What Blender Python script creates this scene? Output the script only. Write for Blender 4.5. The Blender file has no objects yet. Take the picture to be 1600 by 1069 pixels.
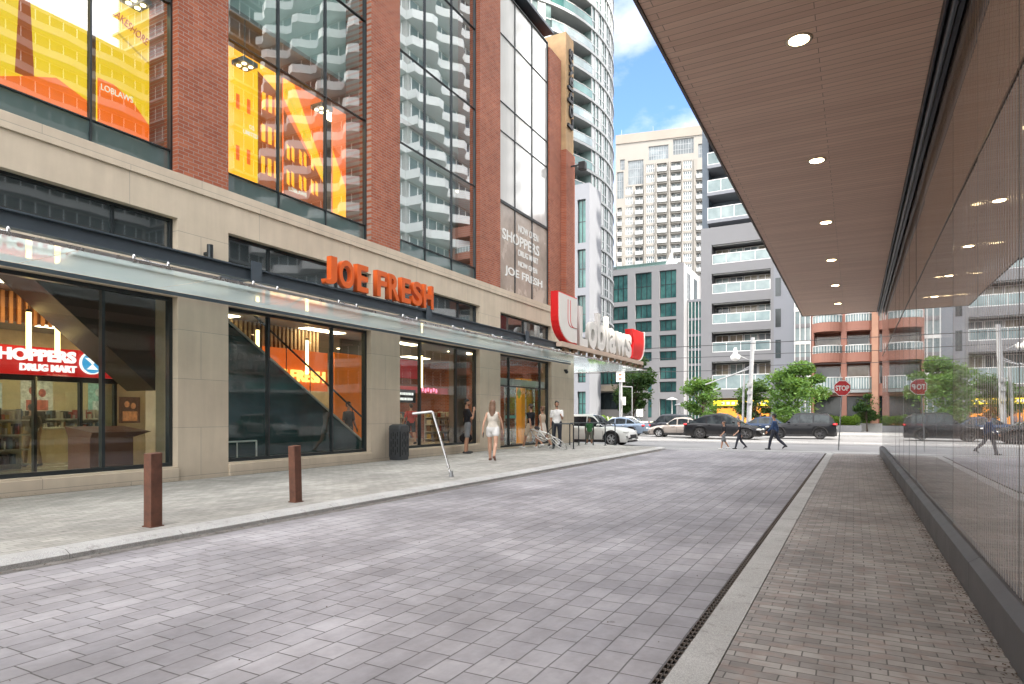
import bpy, bmesh, math, random
from mathutils import Vector, Matrix
R = math.radians
rnd = random.Random(7)
scene = bpy.context.scene
col = scene.collection
# ---------------------------------------------------------------- camera, sky, sun, exposure
cd = bpy.data.cameras.new('camera'); cam = bpy.data.objects.new('camera', cd); col.objects.link(cam)
cam.location = (0, 0, 1.33); YAW = math.atan(.535)
cam.rotation_euler = (R(90), 0, YAW)
cd.sensor_width = 36; cd.lens = 22.5; cd.shift_y = 113.5/1600; cd.clip_start = .05; cd.clip_end = 2000
scene.camera = cam
SUN_AZ, SUN_EL = R(103), R(41)          # azimuth clockwise from +Y
SV = Vector((math.sin(SUN_AZ)*math.cos(SUN_EL), math.cos(SUN_AZ)*math.cos(SUN_EL), math.sin(SUN_EL)))
CLOUD, FILL_HAZE = 3.8, 15.0
w = bpy.data.worlds.new('World'); scene.world = w; w.use_nodes = True
nt = w.node_tree; nt.nodes.clear()
def N(t, **k):
    n = nt.nodes.new(t)
    for a, b in k.items():
        if a in n.inputs: n.inputs[a].default_value = b
        else: setattr(n, a, b)
    return n
sky = N('ShaderNodeTexSky'); sky.sky_type = 'NISHITA'; sky.sun_disc = False
sky.sun_elevation = SUN_EL; sky.sun_rotation = SUN_AZ; sky.air_density = 1.0; sky.dust_density = .6; sky.ozone_density = 4.0
tc = N('ShaderNodeTexCoord'); mp = N('ShaderNodeMapping'); mp.inputs['Scale'].default_value = (1, 1, 1.9)
mp.inputs['Location'].default_value = (.61, .2, .05)
nz = N('ShaderNodeTexNoise', Scale=3.2, Detail=9.0, Roughness=.55)
nz2 = N('ShaderNodeTexNoise', Scale=1.3, Detail=2.0)
ad = N('ShaderNodeMath', operation='MULTIPLY')
cr = N('ShaderNodeValToRGB'); cr.color_ramp.elements[0].position = .245; cr.color_ramp.elements[1].position = .35
mx = N('ShaderNodeMixRGB'); mx.inputs[2].default_value = (CLOUD, CLOUD, CLOUD*1.03, 1)
# open blue sky over the end of the street, added bright haze over the rest as fill light
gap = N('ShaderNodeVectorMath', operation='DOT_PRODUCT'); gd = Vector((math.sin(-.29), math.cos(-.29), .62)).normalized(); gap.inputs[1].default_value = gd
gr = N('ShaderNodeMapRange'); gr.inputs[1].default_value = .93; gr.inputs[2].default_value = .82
cov = N('ShaderNodeMixRGB'); cov.inputs[2].default_value = (FILL_HAZE*1.03, FILL_HAZE*1.0, FILL_HAZE*.96, 1)
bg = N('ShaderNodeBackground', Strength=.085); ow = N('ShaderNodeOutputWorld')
L_ = nt.links.new
L_(tc.outputs['Generated'], mp.inputs[0]); L_(mp.outputs[0], nz.inputs['Vector']); L_(mp.outputs[0], nz2.inputs['Vector'])
L_(nz.outputs['Fac'], ad.inputs[0]); L_(nz2.outputs['Fac'], ad.inputs[1]); L_(ad.outputs[0], cr.inputs[0])
tint = N('ShaderNodeMixRGB', blend_type='MULTIPLY'); tint.inputs[0].default_value = 1; tint.inputs[2].default_value = (.78, .86, 1.12, 1); L_(sky.outputs[0], tint.inputs[1])
L_(cr.outputs[0], mx.inputs[0]); L_(tint.outputs[0], mx.inputs[1]); L_(tc.outputs['Generated'], gap.inputs[0]); L_(gap.outputs['Value'], gr.inputs[0])
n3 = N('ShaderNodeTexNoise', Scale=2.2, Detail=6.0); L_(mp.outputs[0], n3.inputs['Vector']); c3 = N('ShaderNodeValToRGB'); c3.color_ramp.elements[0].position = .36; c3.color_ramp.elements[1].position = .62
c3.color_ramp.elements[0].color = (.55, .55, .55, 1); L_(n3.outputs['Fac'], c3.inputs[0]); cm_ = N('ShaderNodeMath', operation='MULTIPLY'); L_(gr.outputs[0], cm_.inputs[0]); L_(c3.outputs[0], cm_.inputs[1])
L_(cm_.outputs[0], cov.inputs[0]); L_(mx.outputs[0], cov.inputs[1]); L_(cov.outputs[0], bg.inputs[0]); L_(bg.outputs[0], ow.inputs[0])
sd = bpy.data.lights.new('sun', 'SUN'); sd.energy = 2.0; sd.angle = R(.6); sd.color = (1, .92, .80)
so = bpy.data.objects.new('sun', sd); col.objects.link(so); so.location = (20, -5, 40)
so.rotation_euler = SV.to_track_quat('Z', 'Y').to_euler()
scene.view_settings.view_transform = 'Standard'; scene.view_settings.look = 'None'
scene.view_settings.exposure = 2.35; scene.view_settings.gamma = 1
scene.cycles.max_bounces = 8; scene.cycles.transparent_max_bounces = 16; scene.cycles.glossy_bounces = 5
scene.cycles.sample_clamp_indirect = 6; scene.cycles.use_denoising = True; scene.cycles.caustics_reflective = False
scene.cycles.use_adaptive_sampling = True; scene.cycles.adaptive_threshold = .02

# ---------------------------------------------------------------- materials
MATS = {}
class G:
    """small node-graph helper"""
    def __init__(s, name):
        m = bpy.data.materials.new(name); m.use_nodes = True; s.m = m; s.t = m.node_tree; s.t.nodes.clear()
        s.o = s.n('ShaderNodeOutputMaterial')
    def n(s, t, ins=None, **k):
        n = s.t.nodes.new(t)
        for a, b in k.items(): setattr(n, a, b)
        for a, b in (ins or {}).items():
            if hasattr(b, 'is_output') or isinstance(b, bpy.types.NodeSocket): s.t.links.new(b, n.inputs[a])
            else: n.inputs[a].default_value = b
        return n
    def co(s, perm='XYZ', scale=(1, 1, 1)):
        c = s.n('ShaderNodeTexCoord').outputs['Object']
        sp = s.n('ShaderNodeSeparateXYZ', {0: c})
        cb = s.n('ShaderNodeCombineXYZ', {i: sp.outputs['XYZ'.index(p)] for i, p in enumerate(perm)})
        return s.n('ShaderNodeMapping', {0: cb.outputs[0], 'Scale': scale}).outputs[0]
    def noise(s, v, sc, det=4, ro=.6): return s.n('ShaderNodeTexNoise', {'Vector': v, 'Scale': sc, 'Detail': det, 'Roughness': ro}).outputs['Fac']
    def ramp(s, f, p0, p1, c0=(0, 0, 0, 1), c1=(1, 1, 1, 1)):
        r = s.n('ShaderNodeValToRGB', {0: f}); e = r.color_ramp.elements
        e[0].position, e[1].position, e[0].color, e[1].color = p0, p1, c0, c1
        return r.outputs[0]
    def mix(s, f, a, b, mode='MIX'):
        return s.n('ShaderNodeMixRGB', {0: f, 1: a, 2: b}, blend_type=mode).outputs[0]
    def math(s, op, a, b): return s.n('ShaderNodeMath', {0: a, 1: b}, operation=op).outputs[0]
    def bump(s, h, st=.3, d=.01): return s.n('ShaderNodeBump', {'Height': h, 'Strength': st, 'Distance': d}).outputs[0]
    def pbr(s, colr, rough=.6, metal=0, nrm=None, spec=.5, coat=0, emit=None, es=0):
        ins = {'Base Color': colr, 'Roughness': rough, 'Metallic': metal, 'Specular IOR Level': spec, 'Coat Weight': coat}
        if nrm is not None: ins['Normal'] = nrm
        if emit is not None: ins['Emission Color'] = emit; ins['Emission Strength'] = es
        b = s.n('ShaderNodeBsdfPrincipled', ins); s.t.links.new(b.outputs[0], s.o.inputs[0]); return s.m
def c4(c): return (c[0], c[1], c[2], 1)
def plain(name, c, rough=.6, metal=0, var=.12, sc=3.0, bump=0, spec=.5, coat=0, em=0, emc=None):
    if name in MATS: return MATS[name]
    g = G(name); v = g.co()
    f = g.ramp(g.noise(v, sc), .3, .7)
    cc = g.mix(f, c4([x*(1-var) for x in c]), c4([min(1, x*(1+var)) for x in c]))
    rr = g.math('MULTIPLY_ADD', f, .12); rr.node.inputs[2].default_value = max(.02, rough-.06)
    nr = g.bump(g.noise(v, sc*14), bump, .01) if bump else None
    MATS[name] = g.pbr(cc, rr, metal, nr, spec, coat, c4(emc or c) if em else None, em)
    return MATS[name]
def emis(name, c, s):
    if name in MATS: return MATS[name]
    g = G(name); e = g.n('ShaderNodeEmission', {0: c4(c), 1: s}); g.t.links.new(e.outputs[0], g.o.inputs[0]); MATS[name] = g.m; return g.m
def schlick(g, f0, p=5):
    f = g.n('ShaderNodeLayerWeight', {0: .5}).outputs['Facing']
    q = g.math('MULTIPLY_ADD', g.math('POWER', f, float(p)), 1-f0); q.node.inputs[2].default_value = f0; return q
def glass(name, tint, ior=1.6, rough=.0, base=None, mixbase=0, wav=0, lo=0.0, f0=.08, p=4):
    """thin pane: tinted see-through with a mirror-like coating"""
    g = G(name); v = g.co()
    tr = g.n('ShaderNodeBsdfTransparent', {0: c4(tint)}).outputs[0]
    if base is not None:
        d = g.n('ShaderNodeBsdfDiffuse', {0: c4(base)}).outputs[0]
        tr = g.n('ShaderNodeMixShader', {0: mixbase, 1: tr, 2: d}).outputs[0]
    ins = {'IOR': ior}
    nr = None
    if wav: nr = g.bump(g.noise(v, .55, 1, .4), wav, .05)
    gl = g.n('ShaderNodeBsdfGlossy', {0: (.95, .97, 1, 1), 'Roughness': rough} | ({'Normal': nr} if nr is not None else {})).outputs[0]
    fr = schlick(g, f0, p)
    ms = g.n('ShaderNodeMixShader', {0: fr, 1: tr, 2: gl}).outputs[0]
    g.t.links.new(ms, g.o.inputs[0]); MATS[name] = g.m; return g.m
def brickmat(name, c1, c2, mortar, bw, bh, ms, perm='YZX', rough=.8, bump=.4, off=.5, stain=.25, bias=0, grad=None, sq=1.0, sf=2, wob=0, third=None, streak=0):
    g = G(name); v = g.co(perm)
    if wob:
        wn = g.n('ShaderNodeTexNoise', {'Vector': v, 'Scale': 4.0, 'Detail': 2.0}).outputs['Color']
        v = g.n('ShaderNodeVectorMath', {0: v, 1: g.n('ShaderNodeVectorMath', {0: wn, 1: (wob, wob, 0)}, operation='MULTIPLY').outputs[0]}, operation='ADD').outputs[0]
    b = g.n('ShaderNodeTexBrick', {'Vector': v, 'Color1': c4(c1), 'Color2': c4(c2), 'Mortar': c4(mortar), 'Scale': 1.0, 'Mortar Size': ms,
            'Mortar Smooth': .15, 'Bias': bias, 'Brick Width': bw, 'Row Height': bh}, offset=off, squash=sq, squash_frequency=sf)
    n1 = g.ramp(g.noise(v, .45, 5), .32, .72); n2 = g.noise(v, 22, 3)
    bc = b.outputs[0]
    if third is not None: bc = g.mix(g.ramp(g.noise(g.co(perm, (1/bw*.9, 1/bh*.9, 1)), 1.0, 1), .52, .62), bc, g.mix(.55, bc, c4(third)), 'MIX')
    cc = g.mix(stain, bc, g.mix(n1, (.55, .55, .56, 1), (1.3, 1.29, 1.27, 1)), 'MULTIPLY')
    cc = g.mix(.22, cc, g.mix(n2, (.6, .6, .6, 1), (1.4, 1.4, 1.4, 1)), 'MULTIPLY')
    n3 = g.ramp(g.noise(v, 2.6, 7, .7), .42, .60); cc = g.mix(.30, cc, g.mix(n3, (.62, .60, .58, 1), (1.12, 1.12, 1.12, 1)), 'MULTIPLY')
    if streak:
        k1 = g.ramp(g.noise(g.co('XYZ', (1.6, .10, 1)), 1.0, 5, .65), .40, .62); k2 = g.ramp(g.noise(g.co('XYZ', (1, .8, 1)), .75, 6, .7), .38, .60)
        cc = g.mix(streak, cc, g.mix(k1, (.66, .65, .66, 1), (1.1, 1.1, 1.1, 1)), 'MULTIPLY'); cc = g.mix(streak, cc, g.mix(k2, (.68, .665, .66, 1), (1.12, 1.12, 1.13, 1)), 'MULTIPLY')
    vo = g.n('ShaderNodeTexVoronoi', {'Vector': v, 'Scale': 2.3, 'Randomness': 1.0}).outputs['Distance']
    sp_ = g.ramp(vo, .035, .06, (1, 1, 1, 1), (0, 0, 0, 1)); cc = g.mix(g.math('MULTIPLY', sp_, .45), cc, (.05, .048, .045, 1))
    h = g.math('SUBTRACT', g.math('MULTIPLY', n2, .25), b.outputs['Fac'])
    MATS[name] = g.pbr(cc, rough, 0, g.bump(h, bump, .006)); return g.m

# ---------------------------------------------------------------- mesh helper
KID = {}
def adopt(o, parent):
    if parent is not None: o.parent = parent; KID.setdefault(parent.name, []).append(o)
def rootinv(p):
    while p is not None and p.parent is not None: p = p.parent
    return Matrix.LocRotScale(p.location, p.rotation_euler, None).inverted() if p is not None and p.get('_w') else None
class MB:
    def __init__(s): s.v = []; s.f = []; s.mi = []; s.sm = []; s.m = None; s.cur = 0; s.smooth = False
    def add(s, vs, fs, smooth=None):
        k = len(s.v)
        s.v += [tuple(s.m @ Vector(p)) if s.m else tuple(p) for p in vs]
        for f in fs: s.f.append([k+i for i in f]); s.mi.append(s.cur); s.sm.append(s.smooth if smooth is None else smooth)
        return s
    def box(s, x0, x1, y0, y1, z0, z1):
        x0, x1 = sorted((x0, x1)); y0, y1 = sorted((y0, y1)); z0, z1 = sorted((z0, z1))
        return s.add([(x0,y0,z0),(x1,y0,z0),(x1,y1,z0),(x0,y1,z0),(x0,y0,z1),(x1,y0,z1),(x1,y1,z1),(x0,y1,z1)],
              [(0,3,2,1),(4,5,6,7),(0,1,5,4),(1,2,6,5),(2,3,7,6),(3,0,4,7)], False)
    def quad(s, *p): return s.add(p, [tuple(range(len(p)))], False)
    def cone(s, a, b, ra, rb, n=10, caps=True):
        a, b = Vector(a), Vector(b); d = (b-a)
        if d.length < 1e-6: return s
        q = d.normalized().to_track_quat('Z', 'Y').to_matrix()
        vs = []
        for c, r in ((a, ra), (b, rb)):
            for i in range(n):
                t = 2*math.pi*i/n; vs.append(tuple(c + q @ Vector((r*math.cos(t), r*math.sin(t), 0))))
        s.add(vs, [(i, (i+1) % n, n+(i+1) % n, n+i) for i in range(n)], True)
        if caps: s.add(vs, [tuple(range(n-1, -1, -1)), tuple(range(n, 2*n))], False)
        return s
    def tube(s, pts, r, n=8):
        for i in range(len(pts)-1): s.cone(pts[i], pts[i+1], r, r, n)
        return s
    def ball(s, c, r, nu=10, nv=7, rot=None):
        rx, ry, rz = r if hasattr(r, '__len__') else (r, r, r); vs = []
        for j in range(1, nv):
            p = math.pi*j/nv
            for i in range(nu):
                t = 2*math.pi*i/nu; vs.append(Vector((rx*math.sin(p)*math.cos(t), ry*math.sin(p)*math.sin(t), rz*math.cos(p))))
        vs.append(Vector((0, 0, rz))); vs.append(Vector((0, 0, -rz)))
        if rot is not None: vs = [rot @ v for v in vs]
        vs = [v + Vector(c) for v in vs]; T, B = len(vs)-2, len(vs)-1
        fs = [(j*nu+i, (j+1)*nu+i, (j+1)*nu+(i+1) % nu, j*nu+(i+1) % nu) for j in range(nv-2) for i in range(nu)]
        fs += [(T, i, (i+1) % nu) for i in range(nu)] + [(B, (nv-2)*nu+(i+1) % nu, (nv-2)*nu+i) for i in range(nu)]
        return s.add(vs, fs, True)
    def loft(s, rings, close=True, caps=True, smooth=True):
        n = len(rings[0]); vs = [p for r in rings for p in r]; m = n if close else n-1
        s.add(vs, [(k*n+i, k*n+(i+1) % n, (k+1)*n+(i+1) % n, (k+1)*n+i) for k in range(len(rings)-1) for i in range(m)], smooth)
        if caps and close: s.add(vs, [tuple(range(n-1, -1, -1)), tuple(range((len(rings)-1)*n, len(rings)*n))], False)
        return s
    def prism(s, pts, axis, a, b):
        """extrude a 2-D outline along axis between a and b"""
        def P(p, h):
            return {'X': (h, p[0], p[1]), 'Y': (p[0], h, p[1]), 'Z': (p[0], p[1], h)}[axis]
        n = len(pts); vs = [P(p, a) for p in pts] + [P(p, b) for p in pts]
        return s.add(vs, [tuple(range(n)), tuple(range(2*n-1, n-1, -1))] + [(i, n+i, n+(i+1) % n, (i+1) % n) for i in range(n)], False)
    def lathe(s, prof, c=(0, 0, 0), n=20, axis='Z'):
        rings = []
        for r, h in prof:
            ring = []
            for i in range(n):
                t = 2*math.pi*i/n; a, b = r*math.cos(t), r*math.sin(t)
                p = {'Z': (a, b, h), 'Y': (a, h, b), 'X': (h, a, b)}[axis]; ring.append((p[0]+c[0], p[1]+c[1], p[2]+c[2]))
            rings.append(ring)
        return s.loft(rings, caps=prof[0] != prof[-1])
    def build(s, name, mats, parent=None, bevel=0, **props):
        me = bpy.data.meshes.new(name); vs = s.v
        iv = rootinv(parent)
        if iv is not None: vs = [tuple(iv @ Vector(p)) for p in s.v]
        me.from_pydata(vs, [], s.f); mats = mats if isinstance(mats, (list, tuple)) else [mats]
        for m in mats: me.materials.append(m)
        me.polygons.foreach_set('material_index', s.mi); me.polygons.foreach_set('use_smooth', s.sm)
        bm = bmesh.new(); bm.from_mesh(me); bmesh.ops.recalc_face_normals(bm, faces=bm.faces)
        bm.to_mesh(me); bm.free(); me.update()
        o = bpy.data.objects.new(name, me); col.objects.link(o)
        adopt(o, parent)
        if bevel:
            b = o.modifiers.new('b', 'BEVEL'); b.width = bevel; b.segments = 2; b.limit_method = 'ANGLE'
        for k, v in props.items(): o[k] = v
        return o
def thing(name, label, cat, loc=(0, 0, 0), rz=0, group=None, world=False, kind=None):
    o = bpy.data.objects.new(name, None); col.objects.link(o); o.location = loc; o.rotation_euler = (0, 0, rz); o.empty_display_size = .2
    o['label'] = label; o['category'] = cat
    if group: o['group'] = group
    if kind: o['kind'] = kind
    if world: o['_w'] = 1
    return o
def tag(o, label, cat, group=None):
    o['label'] = label; o['category'] = cat
    if group: o['group'] = group
    return o
def dup(root, loc=None, rz=None, label=None, group=None, parent=None):
    c = root.copy(); col.objects.link(c)
    adopt(c, parent)
    if loc is not None: c.location = loc
    if rz is not None: c.rotation_euler = (0, 0, rz)
    if label: c['label'] = label
    if group: c['group'] = group
    for ch in kids(root): dup(ch, parent=c)
    return c
def kids(o): return KID.get(o.name, [])
def solid_mesh(cu_or_obj):
    dg = bpy.context.evaluated_depsgraph_get(); dg.update()
    return bpy.data.meshes.new_from_object(cu_or_obj.evaluated_get(dg))
def text_mesh(txt, size, depth, fat=0.0, spacing=1.0, align='CENTER', bev=0):
    cu = bpy.data.curves.new('txt', 'FONT'); cu.body = txt; cu.size = size; cu.extrude = depth; cu.offset = fat; cu.space_character = spacing
    cu.align_x = align; cu.resolution_u = 6; cu.bevel_depth = bev
    o = bpy.data.objects.new('txt', cu); col.objects.link(o); me = solid_mesh(o)
    bpy.data.objects.remove(o); bpy.data.curves.remove(cu); return me
def text(name, txt, height, width, depth, mats, parent, origin, right, up, fat=0.0, spacing=1.0, bev=0, world=True):
    """lettering: scaled to cap height x width; origin = bottom-left of the word; right/up world vectors"""
    me = text_mesh(txt, 1.0, .1, fat, spacing, 'LEFT', bev)
    xs = [v.co.x for v in me.vertices]; ys = [v.co.y for v in me.vertices]; zs = [v.co.z for v in me.vertices]
    x0, x1, y0, y1, z0, z1 = min(xs), max(xs), min(ys), max(ys), min(zs), max(zs)
    r, u = Vector(right), Vector(up); n = r.cross(u); O = Vector(origin)
    for v in me.vertices:
        p = v.co.copy(); v.co = O + r*((p.x-x0)/(x1-x0)*width) + u*((p.y-y0)/(y1-y0)*height) + n*((p.z-z0)/(z1-z0)*depth)
    if isinstance(mats, (list, tuple)) and len(mats) > 1:
        me.update(); me.polygons.foreach_set('material_index', [0 if abs(p.normal.dot(n)) > .6 else 1 for p in me.polygons])
    iv = rootinv(parent)
    if iv is not None: me.transform(iv)
    for m in (mats if isinstance(mats, (list, tuple)) else [mats]): me.materials.append(m)
    me.update(); o = bpy.data.objects.new(name, me); col.objects.link(o)
    adopt(o, parent); return o
def holed(mb, u0, u1, v0, v1, holes, P, depth):
    """sheet with rectangular holes and reveals. P(u, v, d) -> xyz, d = distance behind the face"""
    us = sorted({u0, u1} | {h[0] for h in holes} | {h[1] for h in holes}); vs = sorted({v0, v1} | {h[2] for h in holes} | {h[3] for h in holes})
    us = [u for u in us if u0-1e-6 <= u <= u1+1e-6]; vs = [v for v in vs if v0-1e-6 <= v <= v1+1e-6]
    def inh(u, v): return any(h[0] < u < h[1] and h[2] < v < h[3] for h in holes)
    for i in range(len(us)-1):
        for j in range(len(vs)-1):
            a, b, c, d = us[i], us[i+1], vs[j], vs[j+1]
            if not inh((a+b)/2, (c+d)/2):
                mb.quad(P(a, c, 0), P(b, c, 0), P(b, d, 0), P(a, d, 0))
    for (a, b, c, d) in holes + [(u0, u1, v0, v1)]:
        for (p, q) in (((a, c), (b, c)), ((b, c), (b, d)), ((b, d), (a, d)), ((a, d), (a, c))):
            mb.quad(P(*p, 0), P(*q, 0), P(*q, depth), P(*p, depth))
    return mb
CTH, STH = math.cos(YAW), math.sin(YAW)
def atY(px, py, Y):
    xc = (px-800)/1000; d = Y/(CTH+xc*STH); return Vector((d*(-STH+xc*CTH), Y, 1.33+d*(648-py)/1000))
def atD(px, d, z=0):
    xc = (px-800)/1000; return Vector((d*(-STH+xc*CTH), d*(CTH+xc*STH), z))
def gz(y):      # the lane dips towards the cross street
    t = min(1, max(0, (y-24)/6)); return -.3*t*t*(3-2*t)
# ---------------------------------------------------------------- shared materials
M = dict(
 stone=None, steel=plain('painted_steel', (.075, .095, .115), .4, .3, .08), frame=plain('dark_frame', (.03, .038, .042), .35, .4, .1),
 white=plain('white_paint', (.78, .78, .76), .4, 0, .03), chrome=plain('brushed_steel', (.55, .56, .57), .28, .9, .05),
 black=plain('black_matt', (.018, .018, .02), .55, 0, .2), rubber=plain('tyre_rubber', (.02, .02, .021), .85, 0, .2, 8),
 grey=plain('grey_metal', (.22, .23, .24), .5, .3), rust=plain('weathered_steel', (.115, .047, .028), .7, .1, .35, 9, .3),
 conc=plain('light_concrete', (.34, .335, .32), .85, 0, .16, 1.5, .25), kerb=None)
def granite():
    g = G('granite_kerb'); v = g.co(); a = g.noise(v, 130, 2, .7); b = g.noise(v, 1.6, 5); c = g.noise(v, 9, 5, .7)
    cc = g.mix(g.ramp(a, .35, .65), (.30, .30, .30, 1), (.50, .50, .49, 1)); cc = g.mix(.55, cc, g.mix(g.ramp(b, .3, .7), (.62, .61, .59, 1), (1.15, 1.15, 1.14, 1)), 'MULTIPLY'); cc = g.mix(g.math('MULTIPLY', g.ramp(c, .56, .68), .5), cc, (.17, .16, .145, 1))
    M['kerb'] = g.pbr(cc, .8, 0, g.bump(a, .35, .006))
granite()
def stonemat():
    g = G('limestone'); v = g.co('YZX')
    b = g.n('ShaderNodeTexBrick', {'Vector': g.n('ShaderNodeMapping', {0: v, 'Location': (.24, -.13, 0)}).outputs[0], 'Color1': (.58, .49, .385, 1), 'Color2': (.62, .535, .42, 1), 'Mortar': (.38, .34, .28, 1), 'Scale': 1.0,
        'Mortar Size': .006, 'Mortar Smooth': .2, 'Bias': 0, 'Brick Width': 2.85, 'Row Height': .95}, offset=.5)
    n1 = g.ramp(g.noise(v, .9, 6), .3, .75); n2 = g.noise(v, 35, 3)
    vs = g.noise(g.co('YZX', (3, .35, 1)), 1.6, 4)
    cc = g.mix(.45, b.outputs[0], g.mix(n1, (.72, .70, .66, 1), (1.15, 1.14, 1.12, 1)), 'MULTIPLY')
    cc = g.mix(.35, cc, g.mix(vs, (.5, .5, .5, 1), (1.35, 1.35, 1.33, 1)), 'MULTIPLY')
    M['stone'] = g.pbr(cc, .75, 0, g.bump(g.math('SUBTRACT', g.math('MULTIPLY', n2, .3), b.outputs['Fac']), .3, .006))
stonemat()
M['lane'] = brickmat('lane_pavers', (.278, .274, .295), (.345, .341, .362), (.11, .107, .11), .265, .178, .005, 'YXZ', .62, .5, .41, .75, sq=.82, sf=3, wob=.008, streak=.5)
M['walk'] = brickmat('walkway_brick', (.245, .232, .222), (.40, .38, .36), (.12, .115, .11), .165, .084, .004, 'XYZ', .75, .6, .5, .6, wob=.02, third=(.32, .255, .23), streak=.3)
M['side'] = brickmat('sidewalk_setts', (.30, .30, .275), (.40, .39, .36), (.19, .185, .17), .21, .10, .005, 'YXZ', .75, .5, .5, .45, streak=.35)
M['plaza'] = brickmat('concrete_flags', (.26, .26, .262), (.30, .30, .30), (.17, .17, .17), 1.6, 1.6, .012, 'XYZ', .85, .2, 0, .3)
def asphalt():
    g = G('asphalt'); v = g.co(); a = g.noise(v, .25, 5); b = g.noise(v, 60, 2); c = g.noise(g.co('XYZ', (.12, 2.4, 1)), 1.0, 3)
    cc = g.mix(g.ramp(a, .3, .7), (.15, .15, .155, 1), (.21, .21, .212, 1)); cc = g.mix(.4, cc, g.mix(b, (.6, .6, .6, 1), (1.4, 1.4, 1.4, 1)), 'MULTIPLY')
    cc = g.mix(.35, cc, g.mix(c, (.7, .7, .7, 1), (1.25, 1.25, 1.25, 1)), 'MULTIPLY')
    M['asph'] = g.pbr(cc, .8, 0, g.bump(b, .3, .005))
asphalt()
# ---------------------------------------------------------------- ground, roads, pavements
def S(name, mb, mat, bevel=0): return mb.build(name, mat, None, bevel, kind='structure')
XL, XC, XR = -6.65, -6.38, -.84
def strip(x0, x1, y0, y1, dz, n=None):
    mb = MB(); ys = [y0] + [y for y in [24+.5*i for i in range(13)] if y0 < y < y1] + [y1]
    for a, b in zip(ys, ys[1:]): mb.quad((x0, a, gz(a)+dz), (x1, a, gz(a)+dz), (x1, b, gz(b)+dz), (x0, b, gz(b)+dz))
    return mb
g_ = MB(); g_.box(-700, 700, -300, 1100, -1.2, -.42); S('ground', g_, plain('far_ground', (.12, .13, .09), .9))
S('cross_road', MB().quad((-260, 30, -.3), (260, 30, -.3), (260, 53, -.3), (-260, 53, -.3)), M['asph'])
S('lane_paving', strip(XC, -.885, -8, 24.6, 0), M['lane'])
S('lane_apron', strip(-12.6, 9, 24.6, 30, .0), M['plaza'])
for yy in (24.6,):   # granite band that closes the lane
    S('apron_edging', strip(-6.5, .8, 24.5, 24.95, .006), M['kerb'])
mk = MB()
for x in range(-60, 60, 5): mk.box(x, x+2.6, 41.45, 41.57, -.298, -.294)
mk.box(-60, 60, 30.9, 31.0, -.298, -.294)
S('road_markings', mk, plain('road_paint', (.62, .62, .6), .7, 0, .15, 9))
tr = MB()
for y in (38.2, 39.7, 43.3, 44.8): tr.box(-200, 200, y, y+.09, -.299, -.293)
S('tram_rails', tr, plain('rail_steel', (.2, .19, .18), .4, .8))
# right walkway, kerb stones, drain
S('walkway_paving', strip(-.63, .76, -8, 24.55, .002), M['walk'])
kb = MB(); y = -8
while y < 24.4:
    kb.box(-.838, -.634, y+.004, min(y+1.2, 24.5)-.004, -.1, .006); y += 1.2
S('walkway_kerb', kb, M['kerb'], .004)
dr = MB(); dr.box(-.886, -.84, -8, 24.5, -.12, -.03); S('drain_channel', dr, M['black'])
# the drain grate
t = thing('drain_grate', 'long rusty slotted drain grate beside the right kerb stones', 'drain', (-.862, 0, 0), world=True)
dg_ = MB()
y = .8
while y < 24.4:
    dg_.box(-.885, -.842, y, y+.016, -.012, .002); y += .072
dg_.build('grating', plain('grate_iron', (.11, .09, .075), .6, .6, .3, 20), t)
fr_ = MB(); fr_.box(-.888, -.884, -1, 24.4, -.03, .003); fr_.box(-.8425, -.8385, -1, 24.4, -.03, .003); fr_.box(-.866, -.861, -1, 24.4, -.012, .002); fr_.build('frame', MATS['grate_iron'], t)
# left sidewalk with rounded corner
cx, cy, rr_ = -12.4, 23.6, 6.0
def edge(r, y0=-8):
    pts = [(cx+r, y0)]
    for i in range(17):
        a = R(90*i/16); pts.append((cx+r*math.cos(a), cy+r*math.sin(a)))
    return pts
inner = edge(XL-cx)
outer = edge(XC-cx)
def zs(p, h): return h + gz(p[1])*(1 if p[1] > 24 else 1)
sw = MB()
poly = [(-11.3, -8)] + inner + [(-60, cy+XL-cx), (-60, 27.4), (-11.3, 27.4)]
for i in range(len(inner)-1):
    a, b = inner[i], inner[i+1]
    sw.quad((-11.2, min(a[1], 26.9), .08), (a[0], a[1], zs(a, .08)), (b[0], b[1], zs(b, .08)), (-11.2, min(b[1], 26.9), .08))
p = inner[-1]
sw.quad((-11.2, 26.9, .08), (p[0], p[1], zs(p, .08)), (-60, p[1], zs(p, .08)), (-60, 26.9, .08))
S('sidewalk', sw, M['side'])
kk = MB()
for i in range(len(inner)-1):
    segs = 28 if i == 0 else 1
    for s_ in range(segs):
        f0, f1 = s_/segs, (s_+1)/segs
        a = [inner[i][k]*(1-f0)+inner[i+1][k]*f0 for k in (0, 1)]; b = [inner[i][k]*(1-f1)+inner[i+1][k]*f1 for k in (0, 1)]
        c = [outer[i][k]*(1-f0)+outer[i+1][k]*f0 for k in (0, 1)]; d = [outer[i][k]*(1-f1)+outer[i+1][k]*f1 for k in (0, 1)]
        if i == 0: b[1] -= .008; d[1] -= .008
        def q(p, h): return (p[0], p[1], zs(p, h))
        m_ = lambda p, r: [p[k]*.72+r[k]*.28 for k in (0, 1)]
        e, f = m_(c, a), m_(d, b)
        kk.add([q(a, .086), q(b, .086), q(f, .082), q(e, .082), q(d, .045), q(c, .045), q(d, -.05), q(c, -.05), q(a, -.05), q(b, -.05)],
               [(0, 1, 2, 3), (3, 2, 4, 5), (5, 4, 6, 7), (0, 3, 5, 7, 8), (1, 9, 6, 4, 2)], False)
pa, pc = inner[-1], outer[-1]
kk.box(-60, pa[0], pa[1], pc[1], -.35, -.22)
S('sidewalk_kerb', kk, M['kerb'])
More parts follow.
